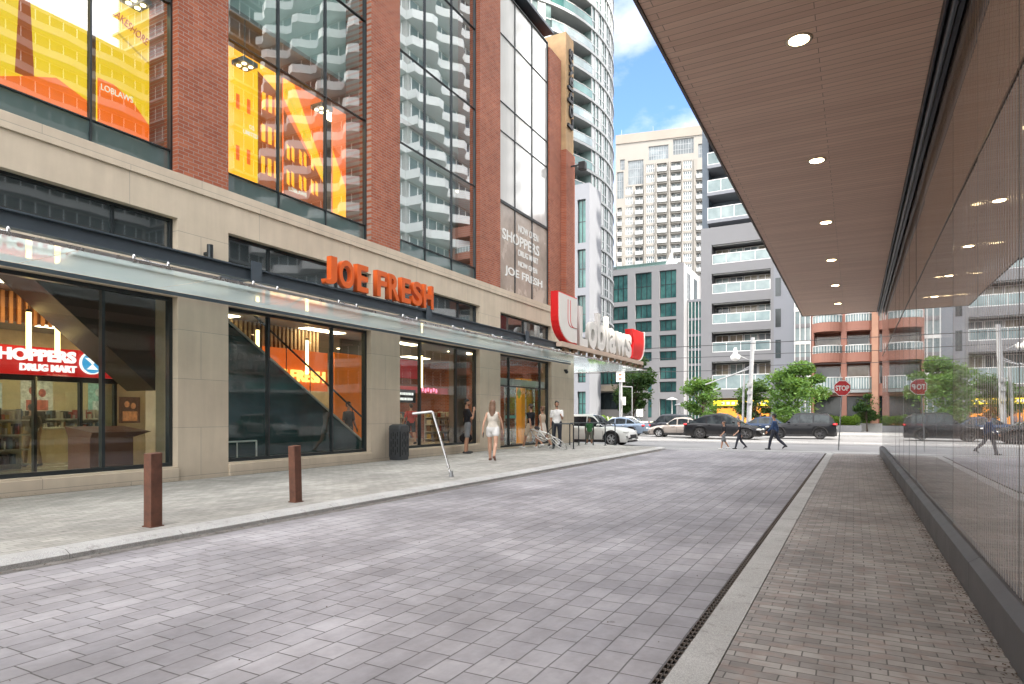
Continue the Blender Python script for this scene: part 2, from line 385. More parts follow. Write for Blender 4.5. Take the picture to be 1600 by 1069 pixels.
gt = strip(XC-.02, XC+.14, -8, 23.6, .003); S('gutter', gt, plain('gutter_grime', (.14, .13, .12), .85, 0, .4, 6, .3))
# far pavement and side strips
fp = MB(); fp.box(-260, 260, 53.2, 200, -1, -.16); S('far_sidewalk', fp, M['plaza'])
fk = MB(); fk.box(-260, 260, 53, 53.2, -1, -.155); S('far_kerb', fk, M['kerb'])
ns = MB(); ns.box(9, 60, 24.6, 29.8, -1, -.17); S('near_sidewalk', ns, M['plaza'])

# dirt and leaf litter swept against the plinth and the kerbs
lt_ = MB(); r_ = random.Random(4)
for _ in range(2600):
    u = r_.random()
    if u < .6: x, y, z = .733-abs(r_.gauss(0, .045)), r_.uniform(.6, 24), .004
    elif u < .8: x, y, z = XC+.03+abs(r_.gauss(0, .05)), r_.uniform(1, 23), .005
    elif u < .9: x, y, z = -11.43+abs(r_.gauss(0, .06)), r_.uniform(2, 26), .082
    else: x, y, z = r_.uniform(XC, .7), r_.uniform(1, 22), .004
    a = r_.uniform(0, 6.28); s_ = r_.uniform(.004, .014) if u < .9 else r_.uniform(.004, .010); c, d = math.cos(a)*s_, math.sin(a)*s_
    lt_.add([(x-c, y-d, z), (x+d*.6, y-c*.6, z+.002), (x+c, y+d, z+.001), (x-d*.6, y+c*.6, z+.005)], [(0, 1, 2, 3)], False)
lt_.build('leaf_litter', plain('litter_brown', (.09, .06, .035), .9, 0, .6, 30), None, kind='stuff')
# ---------------------------------------------------------------- the brick store on the left
M['brick'] = brickmat('red_brick', (.32, .082, .038), (.41, .125, .062), (.33, .25, .21), .215, .075, .007, 'YZX', .85, .5, .5, .35, -.1)
M['brickx'] = brickmat('red_brick_end', (.32, .082, .038), (.41, .125, .062), (.33, .25, .21), .215, .075, .007, 'XZY', .85, .5, .5, .35, -.1)
M['gl_low'] = glass('shop_glass', (.84, .92, .90), f0=.07)
M['gl_up'] = glass('curtain_glass', (.70, .82, .80), wav=.010, f0=.21, p=3)
M['gl_hi'] = glass('coated_glass', (.72, .86, .84), wav=.016, f0=.44, p=3)
M['gl_sp'] = glass('spandrel_glass', (.25, .33, .33), 1.7, f0=.12, rough=.02, base=(.10, .16, .16), mixbase=.75)
M['gl_tr'] = glass('transom_glass', (.35, .45, .47), rough=.02, base=(.12, .15, .16), mixbase=.35, f0=.16)
FX = -11.5
bays = [(-2.2, 2.25), (3.35, 7.84), (8.97, 13.44), (14.68, 19.13), (20.59, 25.1)]
store = thing('store_building', 'long brick and limestone store with tall curtain glass windows and a glass canopy', 'store', (FX, 10, 0), world=True)
P = lambda u, v, d: (FX-d, u, v)
st = MB(); holes = [(a, b, .33, 3.6) for a, b in bays[:4]] + [(bays[4][0], bays[4][1], .09, 3.6)] + [(a, b, 4.22, 5.12) for a, b in bays]
holed(st, -8, 27.6, .0, 5.98, holes, P, .32)
st.build('stone_wall', M['stone'], store)
st = MB(); st.box(FX-.33, FX-1.6, 27.6, 27.2, 0, 5.98); st.build('corner_pier', M['stone'], store)
# proud plinth and projecting band course
pl = MB()
for a, b in bays[:4]: pl.box(FX+.05, FX-.02, a, b, .05, .30)
pl.build('plinth', M['stone'], store, .01)
bd = MB(); bd.box(FX+.035, FX-.02, -8, 27.64, 5.72, 5.985); bd.build('band_course', M['stone'], store, .008)
TOP = 17.4
pe = [-8] + [v for b in bays for v in b] + [27.6]
for i in range(0, len(pe), 2):
    a, b = pe[i], pe[i+1]
    top = 18.5 if i == len(pe)-2 else TOP+.35
    p_ = MB(); p_.box(FX, FX-.9, a, b, 5.985, top)
    if i != len(pe)-2: p_.build('brick_pier', M['brick'], store)
    else:
        p_ = MB(); p_.box(FX-.1, FX-.9, a, 26.34, 5.985, 17.2); p_.build('brick_pier', M['brick'], store)
        p_ = MB(); p_.box(FX+.15, FX-1.3, 26.35, 27.35, 5.985, 13.2); p_.build('brick_pier', M['brick'], store)
        p_ = MB(); p_.box(FX+.10, FX-1.2, 26.42, 27.3, 13.2, 18.5); p_.build('fin_cap', plain('ochre_stone', (.42, .28, .15), .8, 0, .15, 3), store)
        p_ = MB(); p_.box(FX-.9, FX-1.6, 24.6, 26.1, 16.5, 18.2); p_.build('brick_pier', M['brickx'], store)
cp = MB(); cp.box(FX+.06, FX-1.3, -8, 25.2, TOP+.35, TOP+.47); cp.build('coping', M['steel'], store)
bk = MB(); bk.box(FX-1.3, FX-30, -8, 27.55, 10.7, TOP+.3); bk.box(FX-11.8, FX-30, -8, 27.55, 0, 10.65); bk.box(FX-1.65, FX-30, 27.1, 27.55, 0, 10.6); bk.build('rear_block', M['brickx'], store)
def window(name, a, b, z0, z1, ys, zs_, mats, x=FX-.2, fw=.05, glaz=None, par=store):
    f = MB(); d = .06
    f.box(x+.04, x-.08, a, a+fw*1.4, z0, z1); f.box(x+.04, x-.08, b-fw*1.4, b, z0, z1)
    f.box(x+.045, x-.075, a+fw*1.4, b-fw*1.4, z1-fw*1.4, z1); f.box(x+.045, x-.075, a+fw*1.4, b-fw*1.4, z0, z0+fw*1.4)
    for y in ys: f.box(x+.03, x-.07, y-fw*.55, y+fw*.55, z0+fw*1.4, z1-fw*1.4)
    yy = [a+fw*1.4] + sorted(ys) + [b-fw*1.4]
    for z in zs_:
        for p, q in zip(yy, yy[1:]): f.box(x+.025, x-.065, p+(fw*.55 if p in ys else 0), q-(fw*.55 if q in ys else 0), z-fw*.4, z+fw*.4)
    o = f.build(name, M['frame'], par)
    zz = [z0+.02] + sorted(zs_) + [z1-.02]
    for k, (p, q) in enumerate(zip(zz, zz[1:])):
        g = MB()
        ye = [a+.02] + sorted(ys) + [b-.02]
        for r, t in zip(ye, ye[1:]):
            e = rnd.uniform(-.0012, .0012); e2 = rnd.uniform(-.0012, .0012)   # panes never sit perfectly flat
            g.quad((x-.01+e*(t-r), r, p), (x-.01-e*(t-r), t, p), (x-.01-e*(t-r)+e2*(q-p), t, q), (x-.01+e*(t-r)+e2*(q-p), r, q))
        g.build('pane', mats[min(k, len(mats)-1)], o)
    return o
mull = [(-.7, .8), (4.55, 6.55), (10.17, 12.17), (15.9, 17.9)]
for (a, b), ys in zip(bays[:4], mull): window('shop_window', a, b, .33, 3.6, list(ys), [], [M['gl_low']])
window('door_screen', 20.59, 25.1, .09, 3.6, [21.6, 24.35], [2.42], [M['gl_low']])
for (a, b), ys in zip(bays, mull + [(22.8,)]): window('transom_window', a, b, 4.22, 5.12, [ys[0]] + ([a+(b-a)*.75] if len(ys) > 1 else []), [], [M['gl_tr']], fw=.035)
for i, (a, b) in enumerate(bays):
    th = (b-a)/3; ys = [a+th, a+2*th]
    if i < 4: window('curtain_window', a, b, 6.0, TOP, ys, [6.45, 9.3, 12.0, 14.8], [M['gl_sp'], M['gl_up'] if i < 3 else M['gl_hi']], fw=.028)
gw = G('white_film_glass'); v = gw.co('YZX', (2, .25, 1))
n_ = gw.noise(v, 1.1, 4)
cc = gw.mix(gw.ramp(n_, .3, .7), (.52, .53, .52, 1), (.64, .64, .62, 1)); M['film'] = gw.pbr(cc, .09, 0, None, .8, .0)
window('film_window', 20.59, 25.1, 9.36, TOP, [22.1, 23.6], [12.0, 13.1, 15.65], [M['film']], fw=.028)
# poster panels in the last bay
po = window('poster_window', 20.59, 25.1, 6.0, 9.34, [22.1, 23.6], [], [plain('poster_tan', (.40, .34, .29), .25, 0, .3, .9)], fw=.028)
wt = emis('white_lettering', (.9, .88, .84), .17)
for txt, y0, y1, z, h in (('NOW OPEN', 22.4, 24.2, 8.55, .3), ('SHOPPERS', 21.1, 24.3, 7.98, .42), ('DRUG MART', 22.4, 24.2, 7.62, .24), ('NOW OPEN', 22.4, 24.1, 7.2, .22), ('JOE FRESH', 21.3, 24.6, 6.62, .4)):
    text('lettering', txt, h, y1-y0, .01, wt, po, (FX-.205, y0, z), (0, 1, 0), (0, 0, 1), .02)
# sign letters on the fin, wall lamps, camera
ft = text('fin_lettering', 'Loblaws', .55, 3.6, .08, M['black'], None, (FX+.11, 27.1, 14.3), (0, 0, 1), (0, -1, 0), .02)
ft.parent = store; KID.setdefault(store.name, []).append(ft); ft.data.transform(rootinv(store))
def sconce(y, z, lab, x=FX):
    t = thing('wall_lamp', lab, 'wall lamp', (x, y, z), group='cylinder lamps on the stone piers')
    a = MB(); a.cone((.16, 0, -.17), (.16, 0, .17), .06, .06, 16); a.build('lamp_body', M['frame'], t)
    a = MB(); a.box(0, .11, -.03, .03, -.03, .03); a.build('bracket', M['frame'], t)
sconce(8.42, 4.55, 'dark cylinder lamp on the stone pier left of the orange sign')
sconce(14.1, 4.55, 'dark cylinder lamp on the stone pier right of the orange sign')
t = thing('flood_light', 'small dark flood light bracketed high on the brick fin', 'flood light', (FX+.15, 26.9, 12.6))
a = MB(); a.box(0, .5, -.03, .03, -.03, .03); a.build('arm', M['black'], t); a = MB(); a.box(.4, .72, -.14, .14, -.26, .1); a.build('lamp_head', M['black'], t, .03)
t = thing('security_camera', 'small black dome camera high on the corner stone pier', 'camera', (FX+.005, 26.5, 3.3))
a = MB(); a.box(0, .12, -.06, .06, -.03, .06); a.build('mount', M['black'], t); a = MB(); a.ball((.1, 0, -.05), .08); a.build('dome', M['black'], t)

# ---------------------------------------------------------------- canopy (part of the building: fixed)
cn = thing('glass_canopy', 'pale frosted glass canopy hung on a dark steel beam along the store front', 'canopy', (FX, 10, 3.66), world=True)
gc = G('frosted_canopy_glass'); v = gc.co(); n_ = gc.ramp(gc.noise(v, .8, 5), .3, .75)
tr_ = gc.n('ShaderNodeBsdfTransparent', {0: (.78, .9, .9, 1)}).outputs[0]
tl = gc.n('ShaderNodeBsdfTranslucent', {0: gc.mix(n_, (.66, .82, .82, 1), (.80, .91, .90, 1))}).outputs[0]
df = gc.n('ShaderNodeBsdfDiffuse', {0: (.62, .72, .72, 1)}).outputs[0]
s1 = gc.n('ShaderNodeMixShader', {0: .35, 1: tl, 2: df}).outputs[0]; s2 = gc.n('ShaderNodeMixShader', {0: .80, 1: tr_, 2: s1}).outputs[0]
fr = schlick(gc, .05); gl = gc.n('ShaderNodeBsdfGlossy', {0: (.9, .95, .95, 1), 'Roughness': .04}).outputs[0]
s3 = gc.n('ShaderNodeMixShader', {0: fr, 1: s2, 2: gl}).outputs[0]; gc.t.links.new(s3, gc.o.inputs[0]); M['canopy'] = gc.m
CXo, CXi = -9.69, FX+.06
y = -6.0
while y < 33:
    e = min(y+2.23, 33.2); c_ = MB(); xi = CXi if y < 27.2 else FX-2.2
    c_.quad((CXo, y+.008, 3.68), (xi, y+.008, 3.68), (xi, e-.008, 3.68), (CXo, e-.008, 3.68))
    c_.build('glass_panel', M['canopy'], cn); y = e
eg = MB(); eg.box(CXo+.025, CXo+.003, -6, 33.2, 3.655, 3.705); eg.box(CXo+.02, FX-2.2, 33.2, 33.235, 3.655, 3.705); eg.build('edge_trim', M['chrome'], cn)
bm_ = MB(); BX = -10.12
bm_.box(BX+.07, BX-.07, -6, 24.0, 3.865, 3.885); bm_.box(BX+.012, BX-.012, -6, 24.0, 3.885, 4.085); bm_.box(BX+.07, BX-.07, -6, 24.0, 4.085, 4.11)
bm_.build('steel_beam', M['steel'], cn)
for y in (2.8, 8.45, 14.06, 19.9):
    s_ = MB(); s_.box(BX+.09, BX+.072, y-.12, y+.12, 3.86, 4.24); s_.box(BX-.072, FX, y-.04, y+.04, 3.9, 4.06); s_.box(BX+.07, BX+.013, y-.02, y+.02, 3.886, 4.084); s_.build('support_arm', M['steel'], cn)
for k in range(18):
    y = -4.9+k*2.23
    for dy in ((-.28, .28) if y < 30 else ()):
        pn = MB(); pn.cone((CXo-.14, y+dy, 3.69), (CXo-.14, y+dy, 3.78), .028, .028, 8); pn.cone((CXo-.14, y+dy, 3.78), (CXo-.14, y+dy, 3.81), .03, .012, 8)
        pn.build('standoff_pin', M['chrome'], cn)
for k in range(18):
    y = -4.9+k*2.23
    if y > 27: continue
    pn = MB(); pn.cone((CXo-.14, y-.28, 3.74), (CXo-.14, y+.28, 3.74), .012, .012, 6); pn.cone((CXo-.14, y, 3.74), (BX, y, 3.87), .014, .014, 6); pn.build('rod', M['chrome'], cn)
rl = MB(); rl.box(CXi+.04, CXi, -6, 27, 3.60, 3.664); rl.build('wall_rail', M['steel'], cn)
# orange wall letters standing on the beam
sg = thing('store_sign', 'big orange JOE FRESH letters standing on the canopy beam', 'sign', (BX, 12.2, 4.115), world=True)
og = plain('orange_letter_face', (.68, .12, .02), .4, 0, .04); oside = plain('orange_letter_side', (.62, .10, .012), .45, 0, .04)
xx = 10.22
for ch, wd in zip('JOE FRESH', (.38, .50, .40, .2, .38, .44, .40, .42, .46)):
    if ch != ' ':
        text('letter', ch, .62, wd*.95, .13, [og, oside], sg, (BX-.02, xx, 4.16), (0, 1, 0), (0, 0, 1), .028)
    xx += wd*1.145
rb = MB(); rb.box(BX-.01, BX+.02, 10.2, 14.3, 4.112, 4.135); rb.build('base_rail', M['steel'], sg)
# white letters on their own bar
sg = thing('supermarket_sign', 'large white Loblaws letters between two curved red end pieces on a bar', 'sign', (-9.9, 27, 4.2), world=True)
SX = -9.95
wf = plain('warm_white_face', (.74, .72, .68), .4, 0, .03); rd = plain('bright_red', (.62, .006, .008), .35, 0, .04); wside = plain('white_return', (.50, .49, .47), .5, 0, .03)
pch = plain('peach_bar', (.55, .42, .33), .6, 0, .06)
b_ = MB(); b_.box(SX+.12, SX-.12, 22.4, 33.1, 3.95, 4.13); b_.build('bar', pch, sg)
for k in range(12):
    b_ = MB(); y = 22.8+k*.9; b_.box(SX+.05, SX-.05, y, y+.45, 3.80, 3.948); b_.build('bracket', plain('rust_bracket', (.2, .12, .07), .8), sg)
def arc(c, r, a0, a1, n=8): return [(c[0]+r[0]*math.cos(R(a0+(a1-a0)*i/n)), c[1]+r[1]*math.sin(R(a0+(a1-a0)*i/n))) for i in range(n+1)]
out = [(22.25, 6.05), (24.15, 6.05), (24.15, 4.16), (23.5, 4.16)] + arc((23.5, 5.1), (1.25, .94), 270, 180)[1:]
e_ = MB(); e_.prism(out, 'X', SX+.02, SX-.28); e_.build('end_piece', rd, sg)
inn = [(22.31, 6.0), (24.1, 6.0), (24.1, 4.21), (23.5, 4.21)] + arc((23.5, 5.1), (1.19, .89), 270, 180)[1:]
e_ = MB(); e_.prism(inn, 'X', SX+.05, SX+.021); e_.build('end_face', wf, sg)
ln = MB()
for k, dx in enumerate((.0, .25)):
    pts = [(23.15+dx, 5.85), (23.15+dx, 5.1)] + arc((23.5+dx, 5.1-.0), (.35, .3), 180, 270)[1:] + [(24.08, 4.8)]
    for a, b in zip(pts, pts[1:]): ln.cone((SX+.052, *a), (SX+.052, *b), .014, .014, 5)
ln.build('contour_line', rd, sg)
xx = 24.35
for ch, wd, h, dz in zip('Loblaws', (.90, 1.0, 1.0, .28, .92, 1.35, .88), (1.62, 1.16, 1.62, 1.62, 1.16, 1.12, 1.16), (0,)*7):
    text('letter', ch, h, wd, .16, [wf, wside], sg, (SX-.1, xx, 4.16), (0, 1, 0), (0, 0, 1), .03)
    xx += wd+.10
out = [(31.15, 4.16), (31.45, 5.0), (31.2, 5.65), (33.2, 5.65), (33.2, 5.2)] + arc((32.2, 5.1), (1.0, .94), 0, -90)[1:]
e_ = MB(); e_.prism(out, 'X', SX+.12, SX-.28); e_.build('end_piece', rd, sg)
e_ = MB(); e_.prism([(33.14, 5.7), (33.26, 5.7)] + arc((32.2, 5.1), (1.07, 1.0), 0, -90) + list(reversed(arc((32.2, 5.1), (1.0, .94), 0, -90))), 'X', SX+.15, SX-.28); e_.build('end_rim', wf, sg)

# ---------------------------------------------------------------- inside the store
XB = -23.0
it = thing('store_interior', 'lit shop rooms with pale floor seen through the store windows', 'shop interior', (FX-4, 10, 0), world=True)
def put(name, mat, *bx, bevel=0, par=it):
    m = MB()
    for b in bx: m.box(*b)
    return m.build(name, mat, par, bevel)
def shift(t, dx=0, dy=0, dz=0): t.location = (t.location.x+dx, t.location.y+dy, t.location.z+dz); return t
cream = plain('cream_wall', (.68, .55, .36), .8)
put('floor', plain('shop_floor', (.46, .40, .32), .25, 0, .1, 2), (FX-.33, XB, -6, 27, .02, .10))
put('ceiling', plain('shop_ceiling', (.30, .28, .26), .8), (FX-.35, XB, -6, 27, 3.95, 4.02))
put('rear_wall', cream, (XB, XB-.1, -6, 27, .1, 3.95))
put('column', cream, (-13.0, -13.35, 8.36, 8.62, .1, 3.94)); put('column', plain('taupe_wall', (.2, .17, .15), .8), (-12.6, -12.9, 19.3, 20.0, .1, 3.94))
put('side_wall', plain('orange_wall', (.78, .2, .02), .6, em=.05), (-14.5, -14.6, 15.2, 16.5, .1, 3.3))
put('side_wall', cream, (-15.55, -15.65, 8.75, 10.4, .1, 3.6)); put('side_wall', plain('dark_panel', (.07, .06, .055), .6), (-15.5, -15.6, 16.6, 19.5, 2.4, 3.94))
put('upper_floor', plain('upper_floor', (.3, .27, .24), .8), (FX-.4, FX-11, -7.9, 27, 5.3, 5.5))
put('upper_ceiling', plain('upper_ceiling', (.36, .35, .33), .8), (FX-.95, FX-11, -7.9, 25.5, 10.5, 10.6))
put('upper_wall', plain('upper_wall', (.32, .27, .23), .8), (FX-5, FX-5.1, -7.9, 27, 5.5, 10.49))
put('top_wall', plain('blind_pale', (.55, .66, .63), .7, 0, .2, .5), (FX-.96, FX-1.05, -7.9, 20.4, 10.61, 17.3)); put('blind', plain('blind_pale', (.42, .48, .46), .7), (FX-1.0, FX-1.05, 14.7, 19.1, 5.52, 10.49))
lamp = emis('warm_panel', (1, .78, .48), 3.4)
for k in range(7):
    y = -2+k*4.0
    put('ceiling_panel', lamp, (-14.4, -14.8, y, y+1.6, 3.93, 3.945), (-17.5, -18.0, y+1, y+2.6, 3.93, 3.945), (-20.8, -21.3, y, y+1.6, 3.93, 3.945), (-14.0, -14.4, y, y+1.6, 10.47, 10.49))
t = thing('slat_screen', 'orange timber slat screen hung above the drug store sign', 'screen', (-15.6, 6.5, 3.3), world=True)
wd = plain('orange_timber', (.55, .24, .07), .6, 0, .2)
def slats(x, y0, y1, z0):
    m = MB(); m.box(x-.06, x-.1, y0, y1, z0+.05, 3.93); m.build('backing', plain('screen_backing', (.13, .05, .02), .8), t)
    k = y0; m = MB()
    while k < y1: m.box(x, x-.05, k, k+.07, z0, 3.93); k += .15
    m.build('slat_panel', wd, t)
slats(-15.6, 4.0, 8.3, 3.25)
t = thing('slat_screen', 'pale timber slat screen hung above the stairs in the second window', 'screen', (-14.9, 12.5, 3.3), world=True)
wd = plain('pale_timber', (.42, .30, .17), .6, 0, .2); slats(-14.9, 11.4, 15.0, 3.05)
tube_e = emis('tube_glow', (1, .68, .26), 1.3)
for i, (x, y, z, h, lab) in enumerate(((-14.2, 6.56, 2.43, .9, 'glowing tube lamp hanging nearest the left picture edge over the drug store sign'), (-14.2, 7.07, 2.5, .75, 'glowing tube lamp hanging over the middle of the drug store lettering'),
        (-14.3, 7.75, 2.6, .6, 'glowing tube lamp hanging just above the round logo of the drug store sign'), (-13.5, 11.4, 3.0, .5, 'short glowing tube lamp by the stair edge behind the second window'),
        (-13.5, 13.08, 2.46, .95, 'long glowing tube lamp hanging over the inner orange sign'), (FX-1.6, 17.9, 2.25, 1.1, 'glowing tube lamp hanging behind the window beside the bearded man'))):
    t = thing('pendant_lamp', lab, 'lamp', (x, y, z), group='glowing tube lamps inside the store')
    m = MB(); m.cone((0, 0, 0), (0, 0, h), .045, .045, 12); m.build('tube', tube_e, t)
    m = MB(); m.cone((0, 0, h), (0, 0, 3.94-z), .008, .008, 5); m.cone((0, 0, h), (0, 0, h+.05), .048, .048, 12); m.build('cable', M['black'], t)
# drug store sign
x = -15.0
t = thing('drug_store_sign', 'red SHOPPERS DRUG MART fascia sign with round blue logo inside the store', 'sign', (x, 7, 2), world=True)
m = MB(); m.box(x, x-.35, 3, 8.75, 2.16, 2.74); m.build('fascia', plain('sign_red', (.55, .012, .012), .4, 0, .05, em=.10), t)
we = emis('sign_white', (1, .97, .9), .28)
text('lettering', 'SHOPPERS', .25, 1.62, .05, we, t, (x+.002, 6.2, 2.44), (0, 1, 0), (0, 0, 1), .045)
text('lettering', 'DRUG MART', .15, 1.07, .05, we, t, (x+.002, 6.76, 2.235), (0, 1, 0), (0, 0, 1), .035)
m = MB(); m.lathe([(0, x+.02), (.22, x+.02), (.22, x+.07), (0, x+.07)], (0, 8.14, 2.47), 28, 'X'); m.build('logo_disc', emis('logo_blue', (.08, .42, .75), .2), t)
m = MB(); m.lathe([(.222, x+.01), (.245, x+.01), (.245, x+.08), (.222, x+.08), (.222, x+.01)], (0, 8.14, 2.47), 28, 'X')
k_ = [(7.98, 2.58), (8.30, 2.58), (8.18, 2.48), (8.15, 2.44), (8.26, 2.33), (8.02, 2.33), (8.13, 2.44), (8.10, 2.48)]
m.prism(k_, 'X', x+.071, x+.085); m.build('mortar_mark', we, t)
t = thing('entrance_screen', 'inner glass screen with dark frames under the red drug store sign', 'glass screen', (x, 6, 0), world=True)
m = MB(); m.box(x-.1, x-.2, 3, 8.8, 2.04, 2.155)
for y in (3.6, 5.4, 7.1, 8.0, 8.75): m.box(x-.1, x-.2, y-.03, y+.03, .1, 2.039)
m.build('frame', M['frame'], t)
m = MB(); m.box(x-.145, x-.155, 3, 8.75, .1, 2.04); m.build('pane', M['gl_low'], t)
def poster(xx_, y, z, wd, h, c1, c2, lab, emi=.04):
    t = thing('poster', lab, 'poster', (xx_, y, z), world=True); q = str(int(y*10))
    m = MB(); m.box(xx_, xx_-.03, y, y+wd, z, z+h); m.build('board', plain('poster_'+q, c1, .5, 0, .45, 7, em=emi), t)
    m = MB(); m.ball((xx_+.001, y+wd*.36, z+h*.72), (.006, wd*.13, h*.12)); m.ball((xx_+.001, y+wd*.66, z+h*.66), (.006, wd*.13, h*.12)); m.box(xx_+.006, xx_+.001, y+wd*.15, y+wd*.85, z+h*.08, z+h*.45); m.build('picture', plain('pic_'+q, c2, .5, 0, .5, 9, em=emi), t)
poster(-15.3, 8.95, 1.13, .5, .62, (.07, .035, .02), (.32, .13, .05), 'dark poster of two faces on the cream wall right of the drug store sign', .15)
poster(XB+.03, 10.4, 1.3, .9, 1.1, (.65, .6, .5), (.5, .12, .08), 'white poster with a red figure on the shop rear wall')
poster(XB+.03, 8.6, 1.4, 1.3, .9, (.6, .62, .58), (.3, .5, .45), 'wide white poster over the shop counter')
poster(XB+.03, 12.4, 1.3, .9, 1.1, (.35, .55, .48), (.6, .62, .58), 'mint green framed poster on the shop rear wall')
t = thing('shop_counter', 'long cream checkout counter inside the drug store', 'counter', (-18.4, 10, .1), world=True)
m = MB(); m.box(-18.0, -18.7, 7.6, 11.8, .1, .95); m.build('body', cream, t); m = MB(); m.box(-17.95, -18.75, 7.55, 11.85, .952, 1.0); m.build('counter_top', plain('counter_top', (.6, .56, .48), .3), t)
for k, (y, c, lab) in enumerate(((8.6, (.05, .05, .06), 'black till screen on the left half of the shop counter'), (10.9, (.06, .12, .13), 'dark teal till screen on the right end of the shop counter'))):
    t = thing('till', lab, 'till', (-18.3, y, 1.0)); m = MB(); m.box(-.03, .03, -.22, .22, .12, .42); m.build('screen', plain('till%d' % k, c, .3), t, .01); m = MB(); m.box(-.04, .04, -.05, .05, .001, .12); m.box(-.1, .1, -.12, .12, .0, .02); m.build('base', M['black'], t)
goods = [plain('goods%d' % k, c, .4) for k, c in enumerate(((.42, .08, .06), (.6, .55, .45), (.12, .18, .25), (.45, .32, .12), (.55, .5, .42), (.05, .045, .045), (.5, .45, .4), (.22, .12, .08)))]
def shelf(x, y, lab, n=4, L=1.6):
    t = thing('display_shelf', lab, 'shelf', (x, y, .1))
    m = MB(); m.box(-.2, -.17, 0, L, 0, 1.35)
    for k in range(n): m.box(-.168, .2, 0, L, .1+k*.33, .13+k*.33)
    m.build('rack', plain('shelf_white', (.55, .52, .47), .5), t)
    for k in range(n):
        m = MB(); q = .03
        while q < L-.12:
            w_ = rnd.uniform(.025, .08); m.cur = rnd.randrange(8); m.box(-.1, rnd.uniform(.05, .17), q, q+w_, .132+k*.33, .132+k*.33+rnd.uniform(.10, .26)); q += w_+rnd.uniform(.004, .04)
        m.build('goods', goods, t)['kind'] = 'stuff'
shelf(-16.6, 6.6, 'shelf of coloured packages at the left edge of the first window', 4, 1.0)
shelf(-19.6, 7.0, 'long shelf of packages behind the drug store counter', 4, 4.5)
shelf(-21.5, 11.5, 'shelf of packages at the back of the drug store right of the counter', 4, 2.4)
shelf(-18.6, 20.4, 'shelf of packages far behind the third window', 4, 4.2)
shelf(-17.2, 26-2, 'shelf of packages glimpsed past the sliding doors', 4, 2.4)
t = thing('display_plinth', 'dark brown box plinth with wide flared top just inside the first window', 'display plinth', (-12.75, 7.22, .1))
br = plain('brown_laminate', (.13, .055, .035), .45, 0, .15)
m = MB(); m.box(-.38, .35, -.5, .30, 0, .80); m.build('body', br, t)
m = MB(); m.add([(-.38, -.5, .802), (.36, -.5, .802), (.36, .32, .802), (-.38, .32, .802), (-.5, -.5, 1.0), (.42, -.5, .90), (.42, .62, .90), (-.5, .62, 1.0)], [(0, 3, 2, 1), (4, 5, 6, 7), (0, 1, 5, 4), (1, 2, 6, 5), (2, 3, 7, 6), (3, 0, 4, 7)], False); m.build('top', br, t)
t = thing('staircase', 'inclined dark stair enclosure crossing the top right of the first window', 'stairs', (-13, 7, .1), world=True)
m = MB(); m.prism([(5.9, 3.93), (8.35, 1.84), (8.35, 3.93)], 'X', -13.0, -14.0); m.build('stair_soffit', plain('stair_dark', (.06, .045, .035), .45, 0, .1), t)
t = thing('stair_flight', 'stair side painted dark teal for a window reflection, with a steel handrail sloping down behind the second window', 'stairs', (-13, 12, .1), world=True)
m = MB(); m.prism([(9.3, .1), (15.1, .1), (15.1, .33), (9.55, 3.88), (9.3, 3.88)], 'X', -13.0, -13.9); m.build('reflection_side', plain('teal_reflection', (.016, .055, .058), .18, 0, .3, 1.2), t)  # teal colour stands in for a reflection in the pane below the stair edge
m = MB(); m.cone((-12.98, 9.55, 3.9), (-12.98, 15.1, .35), .03, .03, 8); m.build('edge_rail', plain('stair_edge', (.6, .6, .55), .4), t)
m = MB(); m.cone((-13.4, 11.2, 3.85), (-13.4, 15.4, 1.15), .028, .028, 8)
for k in range(5): m.cone((-13.4, 11.4+k*.85, 3.72-k*.546), (-13.4, 11.4+k*.85, 2.72-k*.546), .012, .012, 6)
m.build('handrail', M['black'], t)
t = thing('inner_sign', 'orange wall board with glowing FRESH lettering above the stairs', 'sign', (-14.5, 13, 2), world=True)
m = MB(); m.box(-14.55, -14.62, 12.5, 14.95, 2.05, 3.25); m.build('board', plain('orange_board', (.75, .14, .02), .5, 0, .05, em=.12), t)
text('lettering', 'JOE FRESH', .45, 2.35, .06, emis('gold_glow', (1, .55, .12), .5), t, (-14.5, 12.4, 2.2), (0, 1, 0), (0, 0, 1), .03)
t = thing('floor_rail', 'low white rail frame inside the lower left of the second window', 'rail', (-12.3, 9.2, .1))
m = MB(); m.tube([(0, .1, .62), (0, 1.15, .62), (0, 1.15, 0)], .02); m.tube([(0, .1, .62), (0, .1, 0)], .02); m.tube([(0, .62, .62), (0, .62, 0)], .015); m.build('rail_frame', M['white'], t)
t = thing('hanging_banner', 'plain red banner hanging behind the left pane of the third window', 'banner', (-12.7, 16.6, 2.3), world=True)
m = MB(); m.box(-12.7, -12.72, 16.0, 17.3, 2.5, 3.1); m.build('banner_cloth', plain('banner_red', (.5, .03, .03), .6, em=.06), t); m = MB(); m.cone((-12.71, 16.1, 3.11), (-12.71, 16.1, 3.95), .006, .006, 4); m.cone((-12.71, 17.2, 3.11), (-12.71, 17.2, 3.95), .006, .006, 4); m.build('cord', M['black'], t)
t = thing('red_fascia', 'long low red fascia with pink script across the third window', 'sign', (-13.7, 17, 1.8), world=True)
m = MB(); m.box(-13.7, -13.8, 16.6, 20.4, 2.1, 2.32); m.build('fascia', MATS['banner_red'], t)
m = MB(); 
for k in range(7): m.ball((-13.68, 18.6+k*.17, 2.2+.04*(k % 2)), (.02, .06, .08))
m.build('script', emis('pink_neon', (1, .25, .4), .35), t)
t = thing('black_board', 'black menu board with rows of white marks in the third window', 'sign', (-12.9, 16.5, 1.3), world=True)
m = MB(); m.box(-12.9, -12.93, 16.2, 17.3, 1.72, 2.15); m.build('board', M['black'], t)
m = MB()
